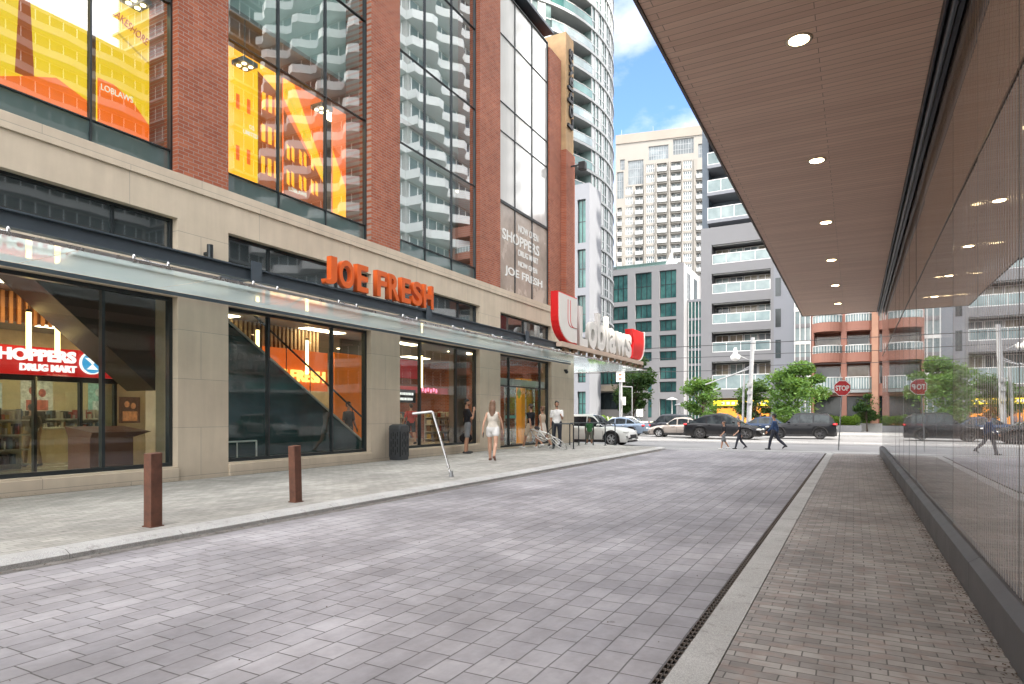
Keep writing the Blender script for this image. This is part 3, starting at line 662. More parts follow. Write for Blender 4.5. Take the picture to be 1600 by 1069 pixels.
for k in range(2):
    q = 16.27
    while q < 17.15: w_ = rnd.uniform(.03, .09); m.box(-12.896, -12.89, q, q+w_, 1.80+k*.17, 1.88+k*.17); q += w_+.03
m.build('marks', we, t)
t = thing('sliding_doors', 'glass sliding entrance doors with a teal stripe under a white header', 'doors', (FX-.4, 23, .1), world=True)
m = MB(); m.box(FX-.24, FX-.6, 20.75, 24.9, 2.47, 2.72); m.build('header', plain('door_header', (.5, .49, .45), .5), t)
for a, b in ((21.65, 22.6), (23.45, 24.3)):
    m = MB(); m.box(FX-.4, FX-.44, a, a+.05, .1, 2.44); m.box(FX-.4, FX-.44, b-.05, b, .1, 2.44); m.box(FX-.4, FX-.44, a+.05, b-.05, .1, .2); m.box(FX-.4, FX-.44, a+.05, b-.05, 2.36, 2.44); d_ = m.build('door', M['chrome'], t)
    m = MB(); m.box(FX-.415, FX-.425, a+.05, b-.05, .2, 2.36); m.build('pane', M['gl_low'], d_)
    m = MB(); m.box(FX-.408, FX-.4135, a+.05, b-.05, 1.18, 1.30); m.build('stripe', plain('teal_stripe', (.2, .5, .42), .4), d_)
m = MB(); m.prism([(22.95, 1.95), (23.15, 1.95+.25), (22.95, 2.45), (22.75, 2.2)], 'X', FX-.45, FX-.46); m.build('diamond_sticker', plain('yellow_sticker', (.6, .6, .05), .5), t)
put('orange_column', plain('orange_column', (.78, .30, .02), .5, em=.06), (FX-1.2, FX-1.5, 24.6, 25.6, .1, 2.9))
# art panels behind the first-floor windows
yl = plain('mural_yellow', (.70, .42, .015), .6, 0, .10, .5, em=0.34); yd = plain('mural_gold', (.55, .34, .01), .6, em=0.22); orr = plain('mural_orange', (.80, .13, .01), .6, em=0.31); o2 = plain('mural_amber', (.9, .33, .01), .6, em=0.49); od = plain('mural_brown', (.40, .08, .01), .6, em=0.19); pk = plain('mural_coral', (.85, .2, .07), .6, em=0.31)  # mural colours glow by themselves, standing in for light on the boards
ax = FX-1.3
def panel(y0, y1, base, lab, shapes, z0=6.4, z1=9.4):
    t = thing('window_mural', lab, 'mural', (ax, (y0+y1)/2, z0), world=True, group='orange and yellow murals behind the upper windows')
    m = MB(); m.box(ax, ax-.05, y0, y1, z0, z1); m.build('board', base, t)
    for k, (mt, pts) in enumerate(shapes):
        m = MB(); m.prism(pts, 'X', ax+.004+k*.004, ax+.001+k*.004); m.build('painted_shape', mt, t)
    return t
sh_ = []
t = panel(1.2, 6.0, yl, 'yellow mural with a slim tower and orange roofs behind the first upper window, left board', [
    (od, [(4.75, 6.75), (4.85, 8.9), (4.95, 8.9), (5.05, 6.75)]), (od, [(4.55, 8.9), (5.25, 8.9), (5.15, 9.15), (4.65, 9.15)]), (yd, [(4.5, 9.15), (5.3, 9.15), (5.15, 9.35), (4.65, 9.35)]),
    (orr, [(1.2, 6.42), (3.6, 6.42), (3.2, 7.0), (2.4, 7.6), (1.2, 7.7)]), (orr, [(4.2, 6.42), (5.95, 6.42), (5.95, 6.75), (5.4, 6.95), (4.9, 6.75)])])
t = panel(6.45, 7.55, yl, 'yellow mural with address lettering and an orange hill behind the first upper window', [
    (orr, [(6.45, 6.42), (7.5, 6.42), (7.5, 6.75), (7.1, 7.15), (6.75, 7.3), (6.45, 7.3)]), (yd, [(6.47, 8.55), (7.52, 8.05), (7.52, 8.0), (6.47, 8.5)])])
text('lettering', '500 LAKESHORE', .16, 1.0, .008, od, t, (ax+.02, 6.47, 8.75), (0, .93, -.37), (0, .37, .93), .01)
lt = emis('cream_lettering', (1, .9, .7), .3)
text('lettering', 'LOBLAWS', .12, .62, .008, lt, t, (ax+.03, 6.5, 7.08), (0, 1, 0), (0, 0, 1), .0)
def wins(y0, y1, z, n, rows, dz=.75, w_=.16, h=.42, sl=0):
    out = []
    for r_ in range(rows):
        for k in range(n):
            y = y0+(y1-y0)*(k+.2)/n; zz = z+r_*dz-sl*(y-y0); out.append((o2, [(y, zz), (y+w_, zz-sl*w_), (y+w_, zz+h-sl*w_), (y, zz+h)]))
    return out
t = panel(8.8, 10.35, o2, 'amber mural of a corner warehouse behind the second upper window, left board', [(od, [(9.65, 6.42), (10.33, 6.42), (10.33, 8.9), (9.65, 9.2)]), (yl, [(9.62, 6.42), (9.66, 6.42), (9.66, 9.3), (9.62, 9.3)])]
    + wins(9.72, 10.3, 6.75, 3, 3, .78, .11, .42) + [(orr, [(y, z), (y+.1, z), (y+.1, z+.35), (y, z+.35)]) for y in (9.0, 9.3) for z in (6.8, 8.0)])
text('lettering', 'CO.', .1, .16, .008, lt, t, (ax+.075, 9.35, 7.65), (0, 1, 0), (0, 0, 1), .01); text('lettering', 'LIMITED', .1, .42, .008, lt, t, (ax+.075, 9.18, 7.48), (0, 1, 0), (0, 0, 1), .01)
t = panel(10.6, 12.05, orr, 'orange mural of a warehouse street under a yellow light beam behind the second upper window', [(o2, [(10.6, 9.38), (10.95, 9.38), (12.03, 7.5), (12.03, 7.1), (10.6, 8.9)]), (yl, [(10.6, 9.1), (10.7, 9.2), (12.03, 7.38), (12.03, 7.2)]), (od, [(10.6, 6.42), (12.03, 6.42), (12.03, 7.1), (10.6, 8.6)])]
    + [(o2, [(y, z), (y+.09, z-.05), (y+.09, z+.3), (y, z+.35)]) for k, y in enumerate((10.7, 10.85, 11.1, 11.25, 11.5, 11.65)) for z in (6.75, 7.4) if z + k*.1 < 7.9])
text('lettering', 'LOBLAWS', .1, .6, .008, lt, t, (ax+.085, 10.7, 6.55), (0, 1, 0), (0, 0, 1), .0)
panel(12.3, 13.05, pk, 'coral and amber striped mural behind the second upper window, right board', [(o2, [(12.3, 6.42), (13.03, 6.42), (13.03, 6.9), (12.3, 8.2)]), (orr, [(12.3, 8.3), (13.03, 7.9), (13.03, 7.0), (12.3, 8.2)])])
for i, (y, lab) in enumerate(((2.6, 'far left'), (6.75, 'near the brick pier by the yellow mural'), (9.3, 'over the amber mural'), (11.6, 'over the orange mural with the light beam'))):
    t = thing('spot_fixture', 'square four lamp ceiling spot fixture hanging ' + lab, 'ceiling light', (ax+.35, y, 8.85), group='square spot fixtures in the upper windows')
    m = MB(); m.box(-.2, .2, -.2, .2, 0, .1); m.build('housing', M['grey'], t); m = MB(); m.cone((0, 0, .1), (0, 0, 1.08), .012, .012, 6); m.build('stem', M['grey'], t)
    for sx in (-.09, .09):
        for sy in (-.09, .09):
            m = MB(); m.cone((sx, sy, -.012), (sx, sy, -.002), .05, .05, 10); m.build('lamp', emis('spot_glow', (1, .75, .35), 4), t)

for o in list(col.objects):
    if o.name.startswith('window_mural'):
        y = o.location.y
        shift(o, 0, .95 if y < 5 else .62 if y < 8 else 1.15 if y < 10 else 1.0 if y < 12 else 1.05, .5)
    elif o.name.startswith('spot_fixture'): shift(o, .0, .85 if o.location.y < 10 else .98, .55)
# ---------------------------------------------------------------- building on the right with the timber soffit
rb_ = thing('glass_walled_building', 'right hand building of dark reflective glass panels under a deep brown timber soffit', 'building', (.9, 8, 0), world=True)
def mirror(name, base, rib, lo):
    g = G(name); v = g.co('XYZ')
    wv = g.n('ShaderNodeTexWave', {'Vector': v, 'Scale': 4.2, 'Distortion': .0}, wave_type='BANDS', bands_direction='Y').outputs['Fac']
    wr = g.ramp(wv, .80, .96)
    n_ = g.ramp(g.noise(g.co('XYZ', (1, 1, .25)), .7, 5), .3, .7)
    d = g.n('ShaderNodeBsdfDiffuse', {0: g.mix(wr, g.mix(n_, c4([b*.8 for b in base]), c4([b*1.15 for b in base])), c4([min(.8, b*(1+2.2*rib)) for b in base]))}).outputs[0]
    bmp = g.bump(g.math('ADD', g.math('MULTIPLY', wr, rib*.5), g.math('MULTIPLY', g.noise(v, .5, 1), .4)), .03, .02)
    gl = g.n('ShaderNodeBsdfGlossy', {0: (.92, .93, .94, 1), 'Roughness': .012}); g.t.links.new(bmp, gl.inputs['Normal'])
    fr = g.n('ShaderNodeFresnel', {'IOR': 1.75}).outputs[0]
    fr = g.math('MAXIMUM', fr, lo)
    fr = g.math('MULTIPLY', fr, g.n('ShaderNodeMapRange', {0: wr, 3: 1.0, 4: 1-rib}).outputs[0])
    s_ = g.n('ShaderNodeMixShader', {0: fr, 1: d, 2: gl.outputs[0]}).outputs[0]; g.t.links.new(s_, g.o.inputs[0]); return g.m
M['mir_low'] = mirror('dark_mirror_glass', (.21, .20, .20), .22, .76); M['mir_rib'] = mirror('ribbed_mirror_glass', (.22, .20, .195), .62, .74); M['mir_up'] = mirror('bronze_glass', (.24, .175, .14), .45, .58)
GX = .82
m = MB(); m.box(GX+.02, GX+14, -8, 24.55, 0, 7.4); m.build('core', M['black'], rb_)
y = -7.8; k = 0
while y < 24.5:
    e = min(y+1.37, 24.6)
    off = rnd.uniform(0, .003); tl_ = rnd.uniform(-.0014, .0014)
    def pan(z0, z1, mt):
        q = MB(); a, b = y+.006, e-.006; x = GX-off
        q.add([(x+tl_, a, z0), (x-tl_, b, z0), (x-tl_, b, z1), (x+tl_, a, z1), (GX+.018, a, z0), (GX+.018, b, z0), (GX+.018, b, z1), (GX+.018, a, z1)],
              [(0, 1, 2, 3), (4, 7, 6, 5), (0, 4, 5, 1), (2, 6, 7, 3), (1, 5, 6, 2), (0, 3, 7, 4)], False)
        q.build('glass_panel', mt, rb_)
    pan(.30, 3.27, M['mir_rib'] if y < 6.2 else M['mir_low']); pan(3.285, 4.72, M['mir_up'])
    q = MB(); q.box(GX-.002, GX+.019, e-.0055, e+.0055, .30, 4.72); q.build('joint_seal', M['black'], rb_)
    q = MB(); q.box(GX-.006, GX-.0035, y+.01, e-.01, 3.265, 3.29); q.build('seam_trim', plain('bronze_trim', (.10, .07, .05), .4, .4), rb_)
    y = e; k += 1
pg = plain('plinth_granite', (.055, .055, .06), .45, 0, .2, 2.2, .1)
y = -8
while y < 24.6:
    e = min(y+2.74, 24.6); m = MB(); m.add([(.735, y+.003, 0), (.735, e-.003, 0), (.735, e-.003, .25), (.735, y+.003, .25), (.80, y+.003, .295), (.80, e-.003, .295), (.83, y+.003, 0), (.83, e-.003, 0), (.83, y+.003, .295), (.83, e-.003, .295)],
        [(0, 1, 2, 3), (3, 2, 5, 4), (4, 5, 9, 8), (0, 3, 4, 8, 6), (1, 7, 9, 5, 2)], False); m.build('plinth_block', pg, rb_); y = e
def soffit():
    g = G('timber_soffit'); v = g.co('XYZ')
    b = g.n('ShaderNodeTexBrick', {'Vector': v, 'Color1': (.70, .46, .34, 1), 'Color2': (.79, .545, .41, 1), 'Mortar': (.36, .23, .165, 1), 'Scale': 1.0, 'Mortar Size': .004, 'Mortar Smooth': .2, 'Brick Width': 2.4, 'Row Height': .095}, offset=.5)
    gr = g.noise(g.co('XYZ', (.7, 14, 1)), 3.0, 6, .65); n1 = g.noise(v, .6, 3)
    cc = g.mix(.5, b.outputs[0], g.mix(gr, (.6, .6, .6, 1), (1.4, 1.38, 1.35, 1)), 'MULTIPLY'); cc = g.mix(.25, cc, g.mix(n1, (.7, .7, .7, 1), (1.3, 1.3, 1.3, 1)), 'MULTIPLY')
    M['soffit'] = g.pbr(cc, .55, 0, g.bump(b.outputs['Fac'], .3, -.004))
soffit()
m = MB(); m.box(-1.59, .655, -8, 24.58, 4.78, 4.84); m.build('soffit_boards', M['soffit'], rb_)
m = MB(); m.box(-1.62, -1.593, -8, 24.6, 4.765, 7.4); m.box(-1.592, .81, 24.582, 24.6, 4.765, 7.4); m.build('fascia', plain('fascia_brown', (.10, .075, .06), .5), rb_)
m = MB(); m.box(-1.59, .8, -8, 24.58, 4.86, 7.38); m.build('upper_block', plain('upper_brown', (.14, .11, .09), .6), rb_)
m = MB(); m.box(.66, .675, -8, 24.6, 4.70, 4.84); m.box(.70, .735, -8, 24.6, 4.66, 4.80); m.box(.676, .80, -8, 24.6, 4.80, 4.84); m.box(.76, .80, -8, 24.6, 4.70, 4.76)
m.cone((.715, -8, 4.63), (.715, 24.5, 4.63), .022, .022, 8); m.build('gutter_channel', plain('dark_channel', (.06, .07, .085), .35, .5, .2, 6), rb_)
for i in range(8):
    y = .1+3.17*i; t = thing('downlight', 'round lit downlight in the timber soffit, %s' % ['above and behind the camera', 'just above the camera', 'nearest one in the picture and the largest', 'second along the row from the camera', 'third along the row from the camera', 'fourth along the row, before two smaller ones', 'next to last before the building corner', 'farthest and smallest, by the building corner'][i], 'downlight', (-.45, y, 4.78), group='row of downlights in the timber soffit')
    m = MB(); m.lathe([(.085, -.002), (.105, -.012), (.12, -.002), (.085, -.002)], n=28); m.build('trim_ring', plain('warm_trim', (.6, .5, .38), .4), t)
    m = MB(); m.cone((0, 0, -.006), (0, 0, -.001), .088, .088, 28); m.build('lens', emis('downlight_glow', (1, .74, .40), 7), t)

# ---------------------------------------------------------------- far buildings
def col_glass(name, c, c2, rough=.08, em=0):
    g = G(name); v = g.co(); n_ = g.ramp(g.noise(v, .35, 4), .35, .65)
    o = g.n('ShaderNodeObjectInfo').outputs['Random']
    cc = g.mix(n_, c4(c), c4(c2)); cc = g.mix(.6, cc, g.mix(o, (.5, .5, .5, 1), (1.5, 1.5, 1.5, 1)), 'MULTIPLY')
    M[name] = g.pbr(cc, rough+.05, 0, None, .45, 0, None, 0); return g.m
col_glass('green_glass', (.02, .075, .075), (.07, .18, .165)); col_glass('pale_glass', (.14, .20, .21), (.30, .37, .37)); col_glass('grey_glass', (.06, .08, .095), (.16, .19, .205)); col_glass('dark_glass', (.012, .018, .02), (.04, .055, .06))
col_glass('room_glass', (.16, .15, .12), (.42, .38, .30))
grey = plain('grey_cladding', (.195, .196, .205), .75, 0, .07, .2); lgrey = plain('light_grey_cladding', (.21, .22, .245), .7, 0, .06, .2); bgrey = plain('blue_grey_cladding', (.10, .125, .155), .7, 0, .1, .2)
beige = plain('beige_precast', (.22, .208, .19), .8, 0, .06, .1); terra = plain('terracotta_render', (.32, .15, .11), .8, 0, .1, .3); slabw = plain('white_slab', (.30, .31, .31), .7, 0, .08, .4); mullm = plain('pale_mullion', (.45, .46, .47), .5)
def rail_part(par, x0, x1, y, z, h=1.0, name='railing', g='pale_glass'):
    m = MB(); m.box(x0, x1, y-.03, y+.03, z+h-.07, z+h); m.box(x0, x1, y-.02, y+.02, z, z+.08)
    n = max(1, int((x1-x0)/1.2))
    for i in range(n+1): x = x0+(x1-x0)*i/n; m.box(x-.03, x+.03, y-.025, y+.025, z, z+h)
    o = m.build(name, M['white'], par); q = MB(); q.box(x0, x1, y-.008, y+.008, z+.1, z+h-.08); q.build('pane', M[g], o); return o
def win(par, x0, x1, z0, z1, y, nx=2, nz=1, gm='green_glass', fm=None, name='window', t=.05):
    m = MB(); m.box(x0, x0+t, y-.05, y+.02, z0, z1); m.box(x1-t, x1, y-.05, y+.02, z0, z1); m.box(x0+t, x1-t, y-.05, y+.02, z1-t, z1); m.box(x0+t, x1-t, y-.05, y+.02, z0, z0+t)
    for i in range(1, nx): x = x0+(x1-x0)*i/nx; m.box(x-t/2, x+t/2, y-.04, y+.02, z0+t, z1-t)
    for j in range(1, nz): z = z0+(z1-z0)*j/nz; m.box(x0+t, x1-t, y-.035, y+.02, z-t/2, z+t/2)
    o = m.build(name, fm or M['frame'], par); q = MB(); q.quad((x0, y, z0), (x1, y, z0), (x1, y, z1), (x0, y, z1)); q.build('pane', M[gm], o); return o
# grey terrace block
Y0 = 68.0
X = lambda px: atY(px, 648, Y0).x
def Z(py, px=1155): return atY(px, py, Y0).z
tb = thing('terrace_apartments', 'grey apartment block with deep recessed balconies and white railings behind the parked cars', 'apartment block', (X(1165), Y0+5, -.16), world=True)
x0, x1, xa, xb = X(1095), X(1241), X(1112), X(1204)
ops = [(378, 409), (424, 456), (471, 504), (517, 549), (564, 608)]
holes = [(xa, xb, Z(b), Z(a)) for a, b in ops]
gh = (xa, xb, -.1, Z(622))
P = lambda u, v, d: (u, Y0+d, v)
m = MB(); holed(m, x0, x1, -.16, Z(350), holes+[gh], P, 2.2); m.build('front_wall', grey, tb)
m = MB(); m.box(x0+.01, x1-.01, Y0+2.2, Y0+22, -.16, Z(350)-.02); m.build('rear_block', grey, tb)
m = MB(); m.box(xb+.3, x1+.01, Y0-.06, Y0-.002, -.16, Z(395)); m.build('pale_pier', lgrey, tb)
for k, (a, b) in enumerate(ops):
    z0, z1 = Z(b), Z(a)
    w_ = (xb-xa)/4
    for i in range(4): win(tb, xa+.05+i*w_, xa-.02+(i+1)*w_, z0+.02, z1-.15, Y0+1.9, 2, 1, ['room_glass', 'pale_glass', 'grey_glass', 'room_glass'][(i+k) % 4], M['white'], 'balcony_window', .07)
    m = MB(); m.box(xa+.05, xb-.05, Y0+.2, Y0+.34, z1-.12, z1-.02); m.build('soffit_edge', slabw, tb)
    rail_part(tb, xa+.05, xb-.05, Y0+.12, z0, 1.05 if k < 4 else 1.5)
for i in range(5):
    a = xa+i*(xb-xa)/5; win(tb, a+.1, a+(xb-xa)/5-.1, .0, Z(634), Y0+1.5, 2, 1, 'room_glass', M['frame'], 'shop_window', .08)
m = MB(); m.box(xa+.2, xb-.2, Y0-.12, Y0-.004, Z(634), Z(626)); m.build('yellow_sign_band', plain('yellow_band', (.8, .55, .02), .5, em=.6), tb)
m = MB()
for k in range(9): m.box(xa+1.0+k*.5, xa+1.3+k*.5, Y0-.135, Y0-.121, Z(632), Z(628))
m.build('sign_marks', M['white'], tb)
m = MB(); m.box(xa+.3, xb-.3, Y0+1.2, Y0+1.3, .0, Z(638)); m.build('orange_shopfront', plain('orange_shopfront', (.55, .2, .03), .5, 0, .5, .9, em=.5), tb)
for k in range(5):
    m = MB(); x = x1-1.7; m.box(x, x+.5, Y0-.09, Y0-.061, .8+k*3.05, 2.6+k*3.05); m.build('slot_window', M['dark_glass'], tb)
# set-back upper storeys
Yu = Y0+4
Xu = lambda px: atY(px, 648, Yu).x
Zu = lambda py, px=1140: atY(px, py, Yu).z
m = MB(); m.box(Xu(1098), Xu(1108), Yu-.3, Yu+12, Z(350), Zu(190)); m.build('blue_grey_pier', bgrey, tb)
m = MB(); m.box(Xu(1108), Xu(1250), Yu+1.6, Yu+12, Z(350), Zu(150)); m.build('setback_wall', bgrey, tb)
for k, py in enumerate((342, 299, 256, 212, 168)):
    z = Zu(py); m = MB(); m.box(Xu(1108)+.02, Xu(1215), Yu-1.2, Yu+1.59, z-.55, z-.2); m.build('balcony_slab', lgrey, tb)
    rail_part(tb, Xu(1109), Xu(1214), Yu-1.1, z-.2, 1.35)
    for i in range(4): a = Xu(1118)+i*2.2; win(tb, a, a+1.9, z-.15, z+2.0, Yu+1.58, 2, 1, 'pale_glass', M['white'], 'terrace_window', .08)
# glass link
gx0, gx1 = X(1241), X(1268)
m = MB(); m.box(gx0+.02, gx1-.02, Y0-.4, Y0+10, -.1, Z(300)); m.build('glass_link_core', M['pale_glass'], tb)
z = 3.3; k = 0
while z < Z(310): m = MB(); m.box(gx0+.02, gx1-.02, Y0-.5, Y0-.41, z, z+.38); m.build('spandrel', M['white'] if k % 2 else grey, tb); z += 1.6; k += 1
for i in range(4): m = MB(); x = gx0+.05+i*(gx1-gx0-.15)/3; m.box(x, x+.08, Y0-.56, Y0-.505, 0, Z(300)); m.build('mullion', M['white'], tb)
# terracotta block
YT = 66.0
XT = lambda px: atY(px, 648, YT).x
ZT = lambda py, px=1320: atY(px, py, YT).z
te = thing('terracotta_apartments', 'terracotta apartment block with curved balconies and glass railings at the street corner', 'apartment block', (XT(1330), YT+5, -.16), world=True)
ba = [(XT(1272), XT(1314)), (XT(1323), XT(1360)), (XT(1374), XT(1374)+2.4), (XT(1374)+3.2, XT(1374)+7.5), (XT(1374)+8.5, XT(1374)+12.8), (XT(1374)+13.8, XT(1374)+18)]
flo = [ZT(565)+i*(ZT(517)-ZT(565)) for i in range(-1, 7)]; fh = flo[1]-flo[0]
holes = [(a, b, z+.75, z+fh-.05) for a, b in ba for z in flo[:-1]]
gh = [(a, b, -.05, flo[0]-.35) for a, b in ba]
P = lambda u, v, d: (u, YT+d, v)
xe = ba[-1][1]+1; m = MB(); holed(m, XT(1268), xe, -.16, flo[-1]+1.2, holes+gh, P, 1.8); m.build('front_wall', terra, te)
m = MB(); m.box(XT(1268)+.01, xe-.01, YT+1.8, YT+20, -.16, flo[-1]+1); m.build('rear_block', terra, te)
m = MB(); m.box(ba[1][1]+.1, ba[2][0]-.1, YT-.35, YT-.003, -.16, flo[-1]+1.1); m.build('brick_pier', plain('peach_brick', (.42, .23, .155), .8, 0, .1, 1), te)
for bi, (a, b) in enumerate(ba):
    for fi, z in enumerate(flo[:-1]):
        n = max(1, int((b-a)/1.5)); w_ = (b-a)/n
        for i in range(n): win(te, a+i*w_+.03, a+(i+1)*w_-.03, z+.1, z+fh-.3, YT+1.6, 1, 1, ['grey_glass', 'room_glass', 'dark_glass'][(i+fi+bi) % 3], M['white'], 'balcony_window', .09)
        # curved balcony parapet
        if b-a < 2.5 and bi > 1: continue
        bow = .9 if bi % 2 == 0 else .35
        pts = [(a-.1+(b-a+.2)*i/10, YT-.02-bow*math.sin(math.pi*i/10)**.6) for i in range(11)]
        white = fi == 0
        m = MB(); m.prism(pts+[(b+.1, YT-.004), (a-.1, YT-.004)], 'Z', z-.05, z+(.22 if white else .78)); m.build('balcony', slabw if white else terra, te)
        m = MB(); zt = z+(1.35 if white else 1.45)
        for p, q in zip(pts, pts[1:]):
            m.cone((p[0], p[1], zt), (q[0], q[1], zt), .045, .045, 5, False); m.cone((p[0], p[1], z+.3 if white else z+.78), (p[0], p[1], zt), .03, .03, 4, False)
        o = m.build('railing', M['white'], te)
        m = MB(); z_ = z+.25 if white else z+.8
        for p, q in zip(pts, pts[1:]): m.quad((p[0], p[1]+.02, z_), (q[0], q[1]+.02, z_), (q[0], q[1]+.02, zt-.05), (p[0], p[1]+.02, zt-.05))
        m.build('pane', M['pale_glass'], o)
    m = MB(); m.box(a, b, YT+1.2, YT+1.3, 0, flo[0]-.4); m.build('ground_window', M['dark_glass'], te)
# office block
YO = 118.0
XO = lambda px: atY(px, 648, YO).x
ZO = lambda py, px=1020: atY(px, py, YO).z
ob = thing('office_block', 'grey framed office block with wide green glass windows behind the corner tree', 'office building', (XO(1010), YO+10, -.16), world=True)
zx = lambda q: 940+q/3.817
zy = lambda q: 380+q/3.817
cols = [(XO(zx(-190)), XO(zx(-100))), (XO(zx(-60)), XO(zx(30))), (XO(zx(65)), XO(zx(155))), (XO(zx(200)), XO(zx(298))), (XO(zx(345)), XO(zx(445)))]
cols[1] = (cols[2][0]-5.3, cols[2][0]-1.6); cols[0] = (cols[1][0]-5.3, cols[1][0]-1.6)
rows = [(170, 335), (362, 445), (462, 528), (552, 632), (648, 702), (742, 812), (828, 890), (930, 1040)]
holes = [(a, b, ZO(zy(r[1])), ZO(zy(r[0]))) for a, b in cols for r in rows]
P = lambda u, v, d: (u, YO+d, v)
xr = XO(zx(490)); zt = ZO(zy(135)); m = MB(); holed(m, XO(zx(65))-12, xr, -.16, zt, holes, P, .7); m.build('front_wall', grey, ob)
m = MB(); m.box(XO(zx(65))-12+.01, xr-.01, YO+.7, YO+25, -.16, zt-.03); m.build('rear_block', grey, ob)
for a, b, c, d in holes: win(ob, a, b, c, d, YO+.5, 3, 2 if d-c > 4 else 1, 'green_glass', M['frame'], 'window', .12)
for k in range(2): m = MB(); m.box(xr-.01, xr+.05, YO+2.5+k*6, YO+5+k*6, ZO(zy(330)), ZO(zy(180))); m.build('slot_window', M['dark_glass'], ob)
bx1 = XO(zx(580)); m = MB(); m.box(xr+.06, bx1, YO+3, YO+14, 0, ZO(zy(355))); m.build('glass_bay', M['green_glass'], ob)
for k, q in enumerate((340, 450, 545, 630, 720, 810, 900)): m = MB(); m.box(xr+.06, bx1+.1, YO+2.9, YO+14.1, ZO(zy(q+14)), ZO(zy(q))); m.build('slab_edge', lgrey, ob)
for k in range(5): m = MB(); x = xr+.1+(bx1-xr-.2)*k/4; m.box(x, x+.14, YO+2.85, YO+2.98, 0, ZO(zy(355))); m.build('mullion', mullm, ob)
m = MB(); m.box(XO(zx(60)), XO(zx(405)), YO+3, YO+8, zt, zt+1.1); m.add([(XO(zx(-60)), YO+2, zt+1.1), (XO(zx(380)), YO+2, zt+1.1), (XO(zx(380)), YO+9, zt+2.4), (XO(zx(-60)), YO+9, zt+2.4), (XO(zx(380)), YO+9, zt+1.1), (XO(zx(-60)), YO+9, zt+1.1)], [(0, 1, 2, 3), (1, 4, 2), (0, 3, 5), (3, 2, 4, 5), (0, 5, 4, 1)], False); m.build('rooflight', plain('mint_glass', (.38, .55, .52), .3), ob)
m = MB(); a, b = XO(zx(370)), XO(zx(412)); m.prism([(a, zt), (b, zt), ((a+b)/2+.6, zt+2.6)], 'Y', YO+1, YO+1.8); m.build('gable', M['white'], ob)
m = MB(); m.box(XO(zx(500)), XO(zx(585)), YO+15, YO+30, 0, ZO(zy(75))); m.build('rear_tower', lgrey, ob)
m = MB(); m.box(XO(zx(500))+1.6, XO(zx(585))+.5, YO+14, YO+31, ZO(zy(75)), ZO(zy(68))+.3); m.cone((XO(zx(520)), YO+16, ZO(zy(75))), (XO(zx(520)), YO+16, ZO(zy(52))), .15, .15, 6); m.build('roof_plant', M['white'], ob)
# beige tower
Pl = atD(962, 186); ud = Vector((math.cos(R(12.2)), math.sin(R(12.2)), 0))
def px_of(p): dep = -p.x*STH+p.y*CTH; return 800+1000*(p.x*CTH+p.y*STH)/dep, dep
lo_, hi_ = 5, 60
for _ in range(40):
    mid = (lo_+hi_)/2
    if px_of(Pl+ud*mid)[0] < 1100: lo_ = mid
    else: hi_ = mid
WB = lo_
bt = thing('beige_tower', 'tall beige residential tower with stacked windows and white balconies against the sky', 'tower', (Pl.x, Pl.y, 0), R(12.2))
sc_ = 186/1000/4.456
U = lambda q: (q-110)/590*WB
V = lambda q: 1.33+(648-180-q/4.456)*.183
rowz = [V(365+71*i) for i in range(-1, 24)]
colsb = [(122, 152, 'b'), (180, 226, 'w'), (244, 296, 'b'), (320, 373, 'w'), (392, 456, 'b'), (484, 549, 'b'), (566, 621, 'w'), (650, 697, 'b')]
holes = []
for a, b, k in colsb:
    for i, z in enumerate(rowz[1:]):
        if a < 300 and i < (3 if a < 180 else 2): continue
        if a == 650 and i < 1: continue
        if z-1.2 > .5: holes.append((U(a), U(b), z-1.15, z+1.05, k))
big = [(U(195), U(300), V(470), V(300)), (U(118), U(165), V(560), V(372)), (U(335), U(468), V(312), V(215)), (U(497), U(634), V(292), V(185)), (U(140), U(172), V(360), V(285)), (U(662), U(694), V(330), V(235))]
hb = [h for h in holes if not any(h[0] < g_[1] and h[1] > g_[0] and h[2] < g_[3] and h[3] > g_[2] for g_ in big)]
ztb = V(175)
P = lambda u, v, d: (u, d, v)
m = MB(); holed(m, 0, WB, -.1, ztb, [h[:4] for h in hb]+big, P, 1.1); m.build('front_wall', beige, bt)
m = MB(); m.box(.01, WB-.01, 1.1, 24, -.1, ztb-.01); m.build('rear_block', beige, bt)
m = MB(); m.box(0, WB, -.25, 24.2, ztb, ztb+2.6); m.build('parapet', plain('beige_parapet', (.215, .19, .165), .8, 0, .1, .1), bt)
for k in range(3): m = MB(); m.cone((1.5+k*9, 2, ztb+2.6), (1.5+k*9, 2, ztb+5), .08, .05, 5); m.build('aerial', M['grey'], bt)
W1 = None; B1 = None; n_open = 0
for a, b, c, d, k in sorted(hb, key=lambda h: -h[2]):
    n_open += 1
    if n_open > 97: break
    if k == 'w': win(bt, a, b, c, d, .35, 4, 2, 'grey_glass', M['white'], 'window', .12)
    else:
        win(bt, a, b, c, d, 1.05, 2, 1, 'grey_glass', M['white'], 'balcony_window', .12)
        m = MB(); m.box(a, b, -.5, .04, c-.25, c+.85); m.build('balcony', slabw, bt)
m = MB()
for a, b, c, d, k in sorted(hb, key=lambda h: -h[2])[97:]: m.box(a, b, .35, .45, c, d)
if m.v: m.build('window', M['grey_glass'], bt)['kind'] = 'stuff'
for i, g_ in enumerate(big): win(bt, *g_, .4, 8 if g_[1]-g_[0] > 4 else 3, 3, 'grey_glass', M['grey'], 'grid_window', .14)
for k in (305, 383, 470, 557, 637): m = MB(); m.box(U(k), U(k+8), -.35, -.01, 0, V(335)); m.build('pilaster', beige, bt)
